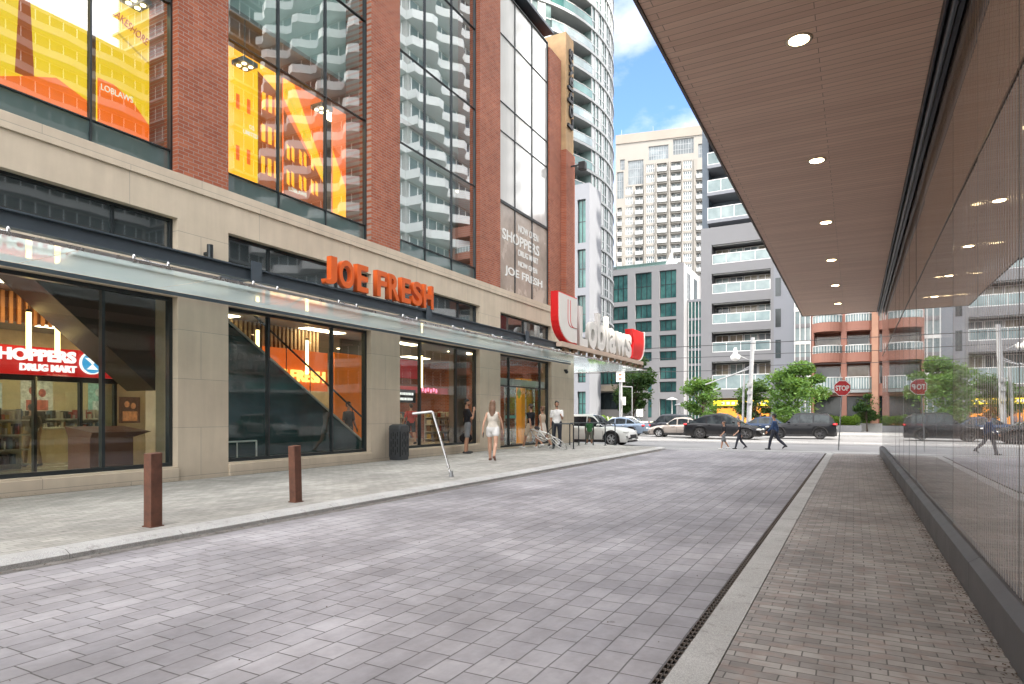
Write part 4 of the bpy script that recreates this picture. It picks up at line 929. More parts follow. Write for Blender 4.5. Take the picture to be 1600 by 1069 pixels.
# curved tower
rdir = Vector((math.sin(math.atan(.157)-YAW), math.cos(math.atan(.157)-YAW), 0)); nl = Vector((-rdir.y, rdir.x, 0))
RC = 20; CC = rdir*88+nl*RC
ct = thing('curved_tower', 'tall curved residential tower with white slab bands and balconies behind the store', 'tower', (CC.x, CC.y, 0), 0)
a0, a1 = -105, 25
def P3(a, r, z): return (r*math.cos(R(a)), r*math.sin(R(a)), z)
cwall = plain('tower_panel', (.25, .26, .27), .6, 0, .08, .3)
mullt = plain('tower_mullion', (.36, .37, .37), .5)
zf = [4.5+2.92*i for i in range(24)]
m = MB(); m.loft([[P3(a, RC-2.0, z) for a in range(-120, 240, 12)] for z in (-.1, zf[-1]+3)]); m.build('core', bgrey, ct)
col_glass('tower_glass', (.05, .09, .09), (.22, .30, .29), .05)
for i, z in enumerate(zf):
    m = MB()
    ro, ri = RC+.22, RC-2.1
    rings = [[P3(a, ro, z-.28), P3(a, ro, z+.02), P3(a, ri, z+.02), P3(a, ri, z-.28)] for a in range(a0, a1+1, 5)]
    m.loft(rings, smooth=False); m.build('floor_slab', slabw, ct)
    if i == len(zf)-1: break
    m = MB()
    for a in range(a0, a1, 5):
        if -80 <= a < -58 or (-30 <= a < -10 and i < 30): r = RC-1.6
        else: r = RC
        m.quad(P3(a, r, z+.021), P3(a+5, r, z+.021), P3(a+5, r, z+2.64), P3(a, r, z+2.64))
    for a in (-80, -55, -30, -10): m.quad(P3(a, RC, z+.021), P3(a, RC-1.6, z+.021), P3(a, RC-1.6, z+2.64), P3(a, RC, z+2.64))
    o = m.build('glazing_band', M['tower_glass'], ct)
    m = MB()
    a = a0
    while a < a1:
        rec = -80 <= a < -58 or (-30 <= a < -10)
        r = RC-1.6 if rec else RC
        p = P3(a, r, z+.02); q = P3(a, r+.1, z+2.64); da = R(a); tx, ty = -math.sin(da)*.06, math.cos(da)*.06
        m.add([(p[0]-tx, p[1]-ty, z+.02), (p[0]+tx, p[1]+ty, z+.02), (q[0]+tx, q[1]+ty, z+.02), (q[0]-tx, q[1]-ty, z+.02), (p[0]-tx, p[1]-ty, z+2.64), (p[0]+tx, p[1]+ty, z+2.64), (q[0]+tx, q[1]+ty, z+2.64), (q[0]-tx, q[1]-ty, z+2.64)],
              [(0, 1, 2, 3), (4, 7, 6, 5), (0, 4, 5, 1), (1, 5, 6, 2), (2, 6, 7, 3), (3, 7, 4, 0)], False)
        if not rec and int((a-a0)/2.5+i) % 3 == 0:
            b = a+2.5; m.quad(P3(a, RC+.04, z+.02), P3(b, RC+.04, z+.02), P3(b, RC+.04, z+2.64), P3(a, RC+.04, z+2.64))
        a += 2.5
    for zz in (.95,):
        for a in range(a0, a1, 5):
            if -80 <= a < -58 or (-30 <= a < -10): continue
            m.add([P3(a, RC+.08, z+zz), P3(a+5, RC+.08, z+zz), P3(a+5, RC+.08, z+zz+.12), P3(a, RC+.08, z+zz+.12)], [(0, 1, 2, 3)], False)
    m.build('mullion', mullt, o)
    for lo, hi in ((-80, -60), (-30, -10)):
        m = MB()
        for a in range(lo, hi, 5): m.quad(P3(a, RC+.15, z+.1), P3(a+5, RC+.15, z+.1), P3(a+5, RC+.15, z+1.0), P3(a, RC+.15, z+1.0))
        q = m.build('balcony_glass', M['pale_glass'] if i % 3 else M['green_glass'], ct)
        m = MB(); pts = [P3(a, RC+.16, z+1.05) for a in range(lo, hi+1, 5)]; m.tube(pts, .05, 4); m.build('handrail', M['white'], q)
# lower block at the foot of the tower
YP = 64.0
XP = lambda px: atY(px, 648, YP).x
ZP = lambda py, px=905: atY(px, py, YP).z
pb = thing('corner_block', 'grey stone corner block with tall narrow windows at the foot of the curved tower', 'building', (XP(890), YP+4, -.16), world=True)
xl, xr = XP(820), XP(921)
wn = [(XP(850), XP(862)), (XP(876), XP(888)), (XP(902), XP(915))]
zz = [(312, 380), (390, 450), (462, 520), (528, 562), (578, 598), (612, 650)]
hl = [(a, b, ZP(d), ZP(c)) for a, b in wn for c, d in zz]
P = lambda u, v, d: (u, YP+d, v)
lstone = plain('podium_stone', (.36, .345, .33), .8, 0, .06, .3)
m = MB(); holed(m, xl, xr, -.16, ZP(288), hl, P, .5); m.build('front_wall', lgrey, pb)
m = MB(); m.box(xl+.01, xr-.01, YP+.5, YP+3.5, -.16, ZP(288)-.02); m.build('rear_block', lgrey, pb)
for a, b, c, d in hl: win(pb, a, b, c, d, YP+.35, 2, 2, 'green_glass', M['frame'], 'window', .08)
YQ = 71.0; XQ = lambda px: atY(px, 648, YQ).x; ZQ = lambda py: atY(940, py, YQ).z
lp = thing('podium_wing', 'low beige podium wing with a long dark glass band behind the street plants', 'building', (XQ(945), YQ+4, -.16), world=True)
xl, xr = XQ(914), XQ(978)
P = lambda u, v, d: (u, YQ+d, v)
hl = [(xl+.6, xr-.3, ZQ(601), ZQ(578)), (xl+.6, xr-.3, ZQ(640), ZQ(614))]
m = MB(); holed(m, xl, xr, -.16, ZQ(572), hl, P, .5); m.build('front_wall', lstone, lp); m = MB(); m.box(xl+.01, xr-.01, YQ+.5, YQ+9, -.16, ZQ(572)-.02); m.build('rear_block', lstone, lp)
win(lp, *hl[0], YQ+.35, 8, 1, 'green_glass', M['frame'], 'band_window', .1); win(lp, *hl[1], YQ+.35, 5, 1, 'dark_glass', M['frame'], 'ground_window', .1)
m = MB(); m.box(xl-.3, xr+.4, YQ-.8, YQ-.003, ZQ(612), ZQ(603)); m.build('ledge', plain('podium_ledge', (.42, .36, .28), .8), lp)
# ---- buildings that only show mirrored in the glass, standing along the street or added to block light
def slab_tower(name, label, x0, x1, y0, y1, h, wall, wav, gm, seed=0, fl=3.0, slab=None):
    t = thing(name, label, 'tower', ((x0+x1)/2, (y0+y1)/2, 0), world=True)
    m = MB(); m.box(x0, x1, y0, y1, -.3, h); m.build('core', wall, t)
    r_ = random.Random(seed); z = 4.0; k = 0
    while z < h-2:
        m = MB(); m.box(x0-.06, x0-.004, y0+.5, y1-.5, z+.05, z+fl-.5); m.box(x0+.5, x1-.5, y0-.06, y0-.004, z+.05, z+fl-.5); m.build('window_band', M[gm], t)
        m = MB(); pts = []
        n = 28
        for i in range(n+1):
            y = y0+(y1-y0)*i/n; pts.append((x0-.9-wav*(.5+.5*math.sin(i*1.15+k*.35)), y))
        m.prism(pts+[(x0-.003, y1), (x0-.003, y0)], 'Z', z-.22, z+.75 if wav else z+.1)
        pts = []
        for i in range(n+1):
            x = x0+(x1-x0)*i/n; pts.append((x, y0-.9-wav*(.5+.5*math.sin(i*1.1+k*.35+1))))
        m.prism(pts+[(x1, y0-.003), (x0, y0-.003)], 'Z', z-.22, z+.75 if wav else z+.1); m.build('balcony_band', slab or slabw, t)
        m = MB(); y = y0+.5
        while y < y1: m.box(x0-.12, x0-.062, y, y+.12, z+.1, z+fl-.5); y += 1.6
        x = x0+.5
        while x < x1: m.box(x, x+.12, y0-.12, y0-.062, z+.1, z+fl-.5); x += 1.6
        m.build('mullion', M['white'], t); z += fl; k += 1
    return t
slab_tower('balcony_tower', 'white tower with wavy balconies mirrored in the upper store windows', 21, 44, 58, 84, 95, plain('tower_brown', (.34, .33, .32), .8), 1.6, 'grey_glass', 1, slab=plain('bright_slab', (.55, .56, .55), .7, 0, .05, .4))
slab_tower('panel_tower', 'pale blue grey tower mirrored in the store window by the orange murals', 50, 74, 57, 76, 80, plain('panel_pale', (.42, .47, .52), .6), 0, 'grey_glass', 2)
slab_tower('sky_block_tower', 'wide grey tower added across the cross street to cover the sky mirrored in the first upper store window', 66, 84, 22, 56, 52, plain('vista_grey', (.25, .24, .23), .7), .5, 'dark_glass', 6)  # added to keep bright sky out of the window reflection
slab_tower('sunblock_tower', 'tall plain grey tower added out of view behind the right hand glass building to block the sun', 17, 36, -14, 16.5, 62, lgrey, .6, 'grey_glass', 3)  # added unseen mass that shades the near street and store front
slab_tower('street_tower', 'slim brown glass tower down the cross street mirrored in the store glass', 46, 64, 2, 25, 55, plain('panel_taupe', (.25, .22, .2), .7), 0, 'pale_glass', 4)
# ---------------------------------------------------------------- trees and planting
def leafmat(name, c1, c2):
    g = G(name); v = g.co(); r = g.n('ShaderNodeNewGeometry').outputs['Random Per Island']
    cc = g.mix(r, c4(c1), c4(c2)); cc = g.mix(.4, cc, g.mix(g.ramp(g.noise(v, .9, 2), .35, .65), (.6, .65, .6, 1), (1.4, 1.35, 1.2, 1)), 'MULTIPLY')
    b = g.n('ShaderNodeBsdfPrincipled', {'Base Color': cc, 'Roughness': .55, 'Specular IOR Level': .3}).outputs[0]
    t = g.n('ShaderNodeBsdfTranslucent', {0: g.mix(.5, cc, (.3, .45, .05, 1))}).outputs[0]
    s_ = g.n('ShaderNodeMixShader', {0: .32, 1: b, 2: t}).outputs[0]; g.t.links.new(s_, g.o.inputs[0]); return g.m
M['leaf'] = leafmat('tree_leaf', (.035, .09, .02), (.10, .20, .045)); M['leafb'] = leafmat('light_leaf', (.04, .105, .025), (.10, .19, .04)); M['leafd'] = leafmat('dark_leaf', (.02, .055, .02), (.055, .115, .035)); M['hedge'] = leafmat('hedge_leaf', (.08, .16, .02), (.19, .30, .045))
bark = plain('bark', (.10, .075, .055), .9, 0, .3, 4, .5); M['flower'] = plain('white_petals', (.7, .72, .5), .6)
def leaves(mb, c, rad, n, size, rr, ymul=1):
    for _ in range(n):
        u = Vector((rr.gauss(0, 1), rr.gauss(0, 1), rr.gauss(0, 1))).normalized()*(rr.random()**.45)
        p = Vector((c[0]+u.x*rad[0], c[1]+u.y*rad[1], c[2]+u.z*rad[2]))
        a = Vector((rr.uniform(-1, 1), rr.uniform(-1, 1), rr.uniform(-.6, .6))).normalized(); b = a.cross(Vector((rr.uniform(-1, 1), rr.uniform(-1, 1), rr.uniform(-1, 1)))).normalized()
        s_ = size*rr.uniform(.6, 1.3)
        mb.add([p-a*s_, p+b*s_*.45, p+a*s_, p-b*s_*.45], [(0, 1, 2, 3)], False)
def tree(label, base, h, cr, ch, mat, seed, n=4500, size=.16, name='street_tree', clear=.3, lean=0):
    rr = random.Random(seed); t = thing(name, label, 'tree', base, rr.uniform(0, 6), 'trees along the cross street')
    tm = MB(); z0 = h*clear; pts = [(0, 0, -.05), (.03, .02, z0*.5), (.0, .06, z0), (.05, 0, h*.62), (0, .05, h*.85)]
    rs = [.13, .10, .085, .05, .02]
    for i in range(4): tm.cone(pts[i], pts[i+1], rs[i]*h/6, rs[i+1]*h/6, 9)
    cl = []
    for i in range(17):
        zc = h-ch+ch*(.12+.8*rr.random()); f = 1-abs((zc-(h-ch*.58))/(ch*.62))**2.2; rad_ = cr*max(.25, f)*rr.uniform(.35, .85); a = rr.uniform(0, 6.28)
        c = Vector((math.cos(a)*rad_, math.sin(a)*rad_, zc)); cl.append(c); s_ = Vector((0, .03, max(z0*.9, zc*.55)))
        mid = s_.lerp(c, .55)+Vector((0, 0, .12)); tm.cone(s_, mid, .035*h/6, .022*h/6, 6); tm.cone(mid, c, .022*h/6, .008, 5)
    tm.build('trunk', bark, t)
    cm = MB()
    for c in cl+[Vector((0, 0, h-ch*.15)), Vector((0, 0, h-ch*.5))]:
        q = rr.uniform(.16, .44)*cr; leaves(cm, c, (q*1.25, q*1.25, q*.72), int(n/22), size, rr)
    leaves(cm, (0, 0, h-ch*.5), (cr*.95, cr*.95, ch*.52), int(n*.08), size, rr)
    cm.build('crown', mat, t); return t
tree('largest bright green tree, in front of the glass link right of the pole', atD(1243, 54, -.16), 5.9, 2.75, 4.9, M['leafb'], 3, 9000, .15, clear=.22)
tree('mid green tree in front of the grey terrace block, left of the utility pole', atD(1098, 56, -.16), 4.7, 1.9, 3.7, M['leaf'], 5, 5000, .14)
tree('dark bushy tree directly behind the utility pole', atD(1180, 57, -.16), 4.6, 1.7, 3.8, M['leafd'], 6, 5000, .14)
tree('tall dark green tree under the canopy end, before the office block', atD(990, 72, -.16), 8.2, 2.7, 7.0, M['leafd'], 8, 8000, .2, clear=.15)
tree('dark small tree by the terracotta block just left of the glass wall', atD(1355, 56, -.16), 3.5, 1.15, 2.7, M['leafd'], 9, 3500, .11)
tree('pale tree beyond the terracotta corner seen mirrored in the glass wall', (7, 60, -.16), 5.2, 2.2, 4.2, M['leaf'], 10, 3500, .15)
def planter(label, px0, px1, d, hh, hb, mat, seed, n, box=True, fl=0):
    a, b = atD(px0, d, -.16), atD(px1, d, -.16); rr = random.Random(seed); c = (a+b)/2
    t = thing('hedge_planter' if box else 'flower_bed', label, 'planter' if box else 'shrubs', c, world=True, group='planters along the far pavement')
    W = (b-a).length; x0, x1 = c.x-W/2, c.x+W/2
    if box: m = MB(); m.box(x0, x1, c.y-.5, c.y+.5, -.16, hb-.16); m.build('planter_box', plain('planter_concrete', (.27, .27, .28), .8), t, .02)
    else: m = MB(); m.box(x0, x1, c.y-.5, c.y+.5, -.2, -.1); m.build('soil', plain('soil', (.05, .035, .025), .9), t)
    lm = MB(); k = x0+.2
    while k < x1-.1:
        leaves(lm, (k, c.y, -.16+hb+hh*.42), (.42, .5, hh*.55*rr.uniform(.75, 1.15)), int(n*.42/(W)), .07, rr); k += .38
    lm.build('foliage', mat, t)
    if fl:
        fm = MB()
        for _ in range(fl): p = (rr.uniform(x0, x1), c.y+rr.uniform(-.5, .2), hb+hh*rr.uniform(.4, .95)-.16); fm.ball(p, rr.uniform(.07, .13), 6, 4)
        fm.build('blossoms', M['flower'], t)
    return t
planter('lime hedge in a grey box planter right of the largest tree', 1283, 1342, 56, .95, .55, M['hedge'], 1, 7000)
planter('lime hedge in a grey box planter below the largest tree', 1215, 1279, 56.5, .9, .5, M['hedge'], 2, 6000)
planter('green hedge planter seen beside the pale plaza step', 1352, 1372, 58, .75, .5, M['hedge'], 3, 3000)
planter('bright green hedge behind the white vehicle, left of the signal post', 921, 947, 60, 1.2, .35, M['hedge'], 4, 4500)
planter('white flowering shrubs behind the signal post', 950, 976, 60, 1.0, .3, M['hedge'], 5, 3500, True, 40)
planter('yellow green flower bed behind the dark parked car', 982, 1042, 58, .75, .1, leafmat('yellow_leaf', (.22, .26, .03), (.42, .42, .05)), 6, 5000, False, 25)
t = thing('plaza_step', 'pale curved concrete seat wall before the terracotta block', 'seat wall', atD(1357, 56.5, -.16), world=True)
m = MB(); c = atD(1357, 57, -.16); m.loft([[(c.x+dx, c.y-.6-.25*math.cos(dx*1.2), z) for dx in (-1.1, -.5, 0, .5, 1.1)]+[(c.x+1.1, c.y+.6, z), (c.x-1.1, c.y+.6, z)] for z in (-.16, .55)], smooth=False); m.build('wall', M['conc'], t)

# ---------------------------------------------------------------- street furniture
def bollard(x, y, h, w_, lean, lab):
    t = thing('steel_bollard', lab, 'bollard', (x, y, .08), 0, 'square rust brown bollards along the kerb')
    m = MB(); m.add([(-w_/2, -w_/2, 0), (w_/2, -w_/2, 0), (w_/2, w_/2, 0), (-w_/2, w_/2, 0), (-w_/2+lean, -w_/2, h), (w_/2+lean, -w_/2, h), (w_/2+lean, w_/2, h+.01), (-w_/2+lean, w_/2, h+.01)],
        [(0, 3, 2, 1), (4, 5, 6, 7), (0, 1, 5, 4), (1, 2, 6, 5), (2, 3, 7, 6), (3, 0, 4, 7)], False)
    m.build('post', M['rust'], t, .006); m = MB(); m.box(-w_/2-.012, w_/2+.012, -w_/2-.012, w_/2+.012, -.002, .012); m.build('base_collar', M['rust'], t)
bollard(-6.92, 4.42, .815, .135, .0, 'nearest rust brown square bollard, upright in front of the stone pier')
bollard(-7.05, 6.62, .80, .125, -.03, 'second rust brown square bollard, leaning slightly, before the second window')
# leaning bent pipe
t = thing('bent_pipe_rail', 'leaning galvanised pipe bent over at the top, by the kerb', 'pipe rail', (-7.16, 10.79, .08))
m = MB(); dx = lambda s: None
top = Vector((-.36, -.12, 1.30)); far_ = top+Vector((-.42, -.12, -.03))
m.tube([(0, 0, 0), top*.5, top-Vector((.0, 0, .03)), top+(far_-top)*.06+Vector((0, 0, .012)), far_], .026, 10); m.build('pipe', M['chrome'], t)
m = MB(); m.lathe([(.05, 0), (.05, .02), (.034, .05), (.03, .12)], n=14); m.build('foot', M['grey'], t)
# litter bin
t = thing('litter_bin', 'black slotted litter bin standing against the stone pier', 'bin', (-11.12, 14.15, .08), R(0))
m = MB(); b_ = .31
def rr_ring(s, z, r=.09):
    pts = []
    for cx_, cy_, a in ((s-r, s-r, 0), (-s+r, s-r, 90), (-s+r, -s+r, 180), (s-r, -s+r, 270)):
        for k in range(4): q = R(a+k*30); pts.append((cx_+r*math.cos(q), cy_+r*math.sin(q), z))
    return pts
m.loft([rr_ring(.25, .06), rr_ring(.265, .9), rr_ring(.27, .92)], smooth=False); m.build('liner', plain('bin_liner', (.012, .013, .015), .7), t)
bl = plain('bin_black', (.05, .055, .06), .4, .2, .1)
m = MB(); m.loft([rr_ring(.27, 0), rr_ring(.28, .1)], smooth=False); m.build('base', bl, t)
m = MB(); m.loft([rr_ring(.285, .86), rr_ring(.295, .93), rr_ring(.28, 1.02), rr_ring(.2, 1.07)], smooth=False); m.build('lid', bl, t)
for sx, sy in ((1, 0), (-1, 0), (0, 1), (0, -1)):
    m = MB()
    hs = []
    for i in range(4):
        for j in range(3): u = -.18+i*.1; z = .15+j*.24+(.08 if i % 2 else 0); hs.append((u, u+.055, z, min(z+.17, .84)))
    def PP(u, v, d, sx=sx, sy=sy): r_ = .282-d; return (sx*r_-sy*u, sy*r_+sx*u, v)
    holed(m, -.24, .24, .1, .86, hs, PP, .012); m.build('slotted_panel', bl, t)
t.scale = (.74, .74, .92)
# U shaped rails / stands by the far corner
def urail(px, d, w_, ang, lab, h=.92):
    p = atD(px, d); p.z = .08+gz(p.y) if p.y > 24 else .08
    t = thing('cycle_stand', lab, 'cycle stand', p, ang, 'dark metal cycle stands at the store corner')
    m = MB(); m.tube([(-w_/2, 0, 0), (-w_/2, 0, h-.06), (-w_/2+.05, 0, h), (w_/2-.05, 0, h), (w_/2, 0, h-.06), (w_/2, 0, 0)], .024, 8); m.build('frame', M['frame'], t)
    for s_ in (-1, 1): m = MB(); m.lathe([(.07, 0), (.07, .012), (.03, .014)], (s_*w_/2, 0, 0), 12); m.build('foot_plate', M['frame'], t)
urail(880, 23.3, .75, R(20), 'dark cycle stand that the fallen bicycle leans on')
urail(903, 26.8, 1.1, R(75), 'dark cycle stand right of the corner pier')
urail(925, 26.0, 1.1, R(35), 'dark cycle stand in front of the man in green')
urail(944, 26.4, .95, R(40), 'last dark cycle stand, in front of the white front wheel')
# stop sign
sp = atD(1310, 24.2); sp.z = 0
t = thing('stop_sign', 'red octagonal STOP sign on a slightly leaning thin post', 'stop sign', sp, YAW*.15, None)
post_top = Vector((.13, 0, 2.36))
m = MB(); m.cone((0, 0, -.02), post_top, .022, .022, 8); m.build('post', M['grey'], t)
oc = [(.31*math.cos(R(22.5+45*i))+post_top.x+.0, .31*math.sin(R(22.5+45*i))+2.33) for i in range(8)]
oi = [(.285*math.cos(R(22.5+45*i))+post_top.x, .285*math.sin(R(22.5+45*i))+2.33) for i in range(8)]
m = MB(); m.prism(oc, 'Y', -.03, -.034); pl_ = m.build('sign_plate', M['white'], t)
m = MB(); m.prism(oi, 'Y', -.037, -.0345); m.build('red_face', plain('sign_face_red', (.48, .012, .02), .4, 0, .04), pl_)
text('lettering', 'STOP', .2, .46, .003, M['white'], pl_, (post_top.x-.23, -.0375, 2.23), (1, 0, 0), (0, 0, 1), .03)
m = MB(); m.box(post_top.x-.16, post_top.x+.16, -.02, -.016, 1.86, 1.99); m.build('yellow_tab', plain('tab_yellow', (.7, .6, .02), .5), t) if False else None
# utility pole with lamp and wires
up = atD(1169, 50, -.16)
t = thing('utility_pole', 'tall pale utility pole with a bracket arm and round signal lamp, behind the parked cars', 'utility pole', up, world=True)
pale = plain('pale_pole', (.32, .33, .34), .6, .1, .15, 3)
m = MB(); m.cone(up, up+Vector((.35, 0, 7.5)), .20, .15, 12); m.build('pole', pale, t)
m = MB(); m.cone(up+Vector((-.42, 0, 0)), up+Vector((-.3, 0, 4.6)), .09, .09, 10); m.build('signal_post', pale, t)
A = up+Vector((.2, 0, 5.3)); B = up+Vector((-3.2, -.3, 3.9))
m = MB(); m.cone(A+Vector((0, 0, -.2)), B, .06, .05, 8); m.cone(A, A+Vector((-.9, 0, -.5)), .05, .05, 8); m.build('bracket_arm', pale, t)
m = MB(); c = up+Vector((-.95, -.1, 6.0)); m.ball(c, (.38, .38, .30)); m.cone(c+Vector((0, 0, .2)), c+Vector((0, 0, .75)), .2, .1, 10); m.build('lamp_head', M['white'], t)
m = MB(); m.cone(c+Vector((0, 0, .3)), up+Vector((.3, 0, 5.6)), .04, .04, 6); m.build('lamp_arm', pale, t)
for z in (2.2, 2.9, 3.5): m = MB(); m.box(up.x-.05, up.x+.35, up.y-.3, up.y-.16, z, z+.28); m.build('junction_box', pale, t)
def wire(a, b, sag, lab):
    pts = [Vector(a).lerp(Vector(b), i/14)+Vector((0, 0, -sag*4*(i/14)*(1-i/14))) for i in range(15)]
    m = MB(); m.tube(pts, .022, 5); tag(m.build('overhead_wire', M['black']), lab, 'wire', 'overhead tram wires')
wire((-75, 50, 8.0), up+Vector((.3, 0, 6.1)), .5, 'upper overhead wire running left from the pole past the office block')
wire((-75, 44, 6.2), up+Vector((.2, 0, 5.0)), .4, 'lower overhead wire running left from the pole')
wire(up+Vector((.3, 0, 6.2)), (60, 48, 6.2), .4, 'overhead wire running right from the pole before the terracotta block')
wire(up+Vector((.3, 0, 5.3)), (60, 44, 5.4), .4, 'lower overhead wire running right from the pole')
wire((-75, 41.5, 6.0), (60, 41.5, 6.0), .3, 'tram contact wire hung along the middle of the cross street')
# signal / sign posts
def post(px, d, h, lab, boxes, name='sign_post', cat='sign post', r=.06):
    p = atD(px, d, -.16); t = thing(name, lab, cat, p)
    m = MB(); m.cone((0, 0, 0), (0, 0, h), r, r*.9, 10); m.build('post', pale, t)
    for nm, x0_, x1_, z0, z1, mt in boxes: m = MB(); m.box(x0_, x1_, -r-.10, -r-.02, z0, z1); m.build(nm, mt, t, .01)
    return t
ora = plain('signal_orange', (.7, .2, .08), .5)
t = post(970, 55, 5.2, 'thick white post carrying a white signal box with an orange mark', [('signal_box', -.33, .42, 4.3, 5.25, M['white']), ('small_sign', .25, .5, 2.3, 3.0, M['white'])], 'signal_post', 'signal post', .16)
m = MB(); m.box(-.08, .16, -.285, -.261, 4.85, 4.98); m.box(-.08, .16, -.285, -.261, 4.5, 4.62); m.build('orange_mark', ora, t)
m = MB(); m.tube([(0, 0, 3.9), (1.0, 0, 3.85)], .05, 6); m.tube([(1.0, 0, 3.85), (1.0, 0, 0)], .035, 6); m.build('side_arm', pale, t)
post(1000, 60, 2.0, 'pair of small white parking signs above the flower bed', [('sign_plate', -.3, -.02, 1.3, 2.0, M['white']), ('sign_plate', .03, .3, 1.3, 2.0, M['white'])], r=.03)
def lamp(px, d, h, lab):
    p = atD(px, d, -.16); t = thing('street_lamp', lab, 'street lamp', p, group='slim street lamps on the far pavement')
    m = MB(); m.cone((0, 0, 0), (0, 0, h), .07, .05, 8); m.build('post', pale, t)
    m = MB(); m.lathe([(.05, h-.05), (.16, h), (.6, h+.02), (.5, h+.1), (.12, h+.25), (0, h+.3)], n=16); m.build('lamp_head', pale, t)
    m = MB(); m.box(-.32, .32, -.1, -.075, h*.36, h*.36+.2); m.build('name_board', plain('tab_yellow', (.7, .6, .02), .5), t)
lamp(1050, 62, 2.9, 'slim lamp with a saucer shaped head above the dark parked vehicle'); lamp(1062, 70, 2.5, 'shorter slim lamp just right of the saucer headed one')

# ---------------------------------------------------------------- vehicles
def smooth(pts, x):
    if x <= pts[0][0]: return pts[0][1]
    for (a, b), (c, d) in zip(pts, pts[1:]):
        if x <= c: t = (x-a)/(c-a); t = t*t*(3-2*t)*.5+t*.5; return b+(d-b)*t
    return pts[-1][1]
def carpaint(name, c, metal=.35):
    g = G(name); v = g.co(); n_ = g.noise(v, 2.5, 3); sz = g.n('ShaderNodeSeparateXYZ', {0: v}).outputs['Z']
    dirt = g.math('MULTIPLY', g.ramp(sz, .25, .6, (1, 1, 1, 1), (0, 0, 0, 1)), g.ramp(n_, .3, .7))
    return g.pbr(g.mix(g.math('MULTIPLY', dirt, .25), c4(c), (.2, .18, .16, 1)), .3, metal*.6, None, .2, .12)
M['cargl'] = None
g = G('car_glass'); M['cargl'] = g.pbr(g.mix(g.ramp(g.noise(g.co(), 2, 3), .4, .6), (.012, .016, .02, 1), (.035, .045, .05, 1)), .06, 0, None, .25, .0)
hl_m = plain('headlight_lens', (.6, .6, .58), .12, .1, .05); tl_m = plain('taillight_red', (.5, .015, .02), .2, 0, .1); alloy = plain('alloy_wheel', (.42, .43, .44), .3, .2, .05); dalloy = plain('dark_alloy', (.07, .07, .075), .35, .2, .05); seam = plain('door_seam', (.01, .01, .01), .8)
def car(label, pos, rz, L, W, H, paint, kind='suv', rw=.36, wheelm=alloy, cat='car', hy_on=False, grille=True):
    t = thing('parked_car' if cat == 'car' else cat, label, cat, pos, rz, 'cars on the cross street')
    wb = L*.585; xf, xr_ = wb*.52, -wb*.48           # front axle +x
    h = H
    if kind == 'suv':
        belt = [(-L/2, .50*h), (-L/2+.08, .62*h), (-L*.30, .635*h), (L*.02, .615*h), (L*.16, .60*h), (L*.34, .57*h), (L*.44, .52*h), (L/2-.06, .43*h), (L/2, .33*h)]
        roof = [(-L*.485, .60*h), (-L*.44, .82*h), (-L*.38, .955*h), (-L*.20, .99*h), (0, h), (L*.06, .98*h), (L*.20, .62*h)]
    elif kind == 'coupe':   # tall arched crossover
        belt = [(-L/2, .52*h), (-L/2+.07, .60*h), (-L*.34, .62*h), (L*.05, .585*h), (L*.22, .56*h), (L*.38, .50*h), (L*.46, .43*h), (L/2, .30*h)]
        roof = [(-L*.46, .58*h), (-L*.36, .76*h), (-L*.22, .93*h), (-L*.06, h), (L*.04, .97*h), (L*.15, .82*h), (L*.29, .57*h)]
    else:
        belt = [(-L/2, .48*h), (-L/2+.06, .64*h), (-L*.33, .66*h), (0, .63*h), (L*.18, .61*h), (L*.36, .55*h), (L*.45, .48*h), (L/2, .34*h)]
        roof = [(-L*.38, .65*h), (-L*.22, .94*h), (-L*.08, h), (L*.04, .97*h), (L*.22, .62*h)]
    base = .21; ar = rw*1.17
    n = 96; rings = []
    for i in range(n+1):
        x = -L/2+L*i/n; e = abs(x)/(L/2); ww = W/2*(1-.16*max(0, (e-.72)/.28)**2.2); zt = smooth(belt, x)
        zb = base+(.10 if e > .96 else 0)
        za = zb
        for ax_ in (xf, xr_):
            d = abs(x-ax_)
            if d < ar: za = max(za, rw+math.sqrt(ar*ar-d*d)*.98)
        za = min(za, zt-.12); fl_ = .02 if za > zb+.02 else 0
        half = [(ww*.94+fl_, za), (ww*1.0+fl_, min(max(za+.04, .42*h*.8), zt-.1)), (ww*1.0, zt-.12*h), (ww*.965, zt-.045*h), (ww*.88, zt-.004), (ww*.45, zt+.022), (0, zt+.03)]
        rings.append([(x, y, z) for y, z in half]+[(x, -y, z) for y, z in reversed(half[:-1])])
    m = MB(); m.loft(rings, close=False, caps=False)
    for k in (0, n): m.add(rings[k], [tuple(range(len(rings[k])))], False)
    body = m.build('body', paint, t)
    m = MB(); m.box(-L/2+.12, L/2-.12, -W/2+.16, W/2-.16, base-.02, .42*h)
    for ax_ in (xf, xr_): m.box(ax_-ar, ax_+ar, -W/2+.13, W/2-.13, .35, .50*h)
    m.build('underbody', M['black'], t)
    # greenhouse
    g0, g1 = roof[0][0], roof[-1][0]; n = 60; gr = []
    for i in range(n+1):
        x = g0+(g1-g0)*i/n; zr = smooth(roof, x); zb = smooth(belt, x)-.03; k = max(0.02, (zr-zb)/(h*.38)); k = min(1, k)
        wb_ = W/2*.895; wt_ = wb_*(1-.20*k); zr = max(zr, zb+.01)
        half = [(wb_, zb), (wb_*(1-.17*k), zb+(zr-zb)*.82), (wt_*.93, zb+(zr-zb)*.96), (wt_*.55, zr), (0, zr+.012)]
        gr.append([(x, y, z) for y, z in half]+[(x, -y, z) for y, z in reversed(half[:-1])])
    glassm, roofm = MB(), MB()
    pill = [g0+(g1-g0)*.0, None]
    xs_ = [r[0][0] for r in gr]; nn = len(gr[0])
    hmax = h*.90
    sides = {'side_window': {}, }
    bp = [xr_+.55, (xr_+xf)/2+.02]
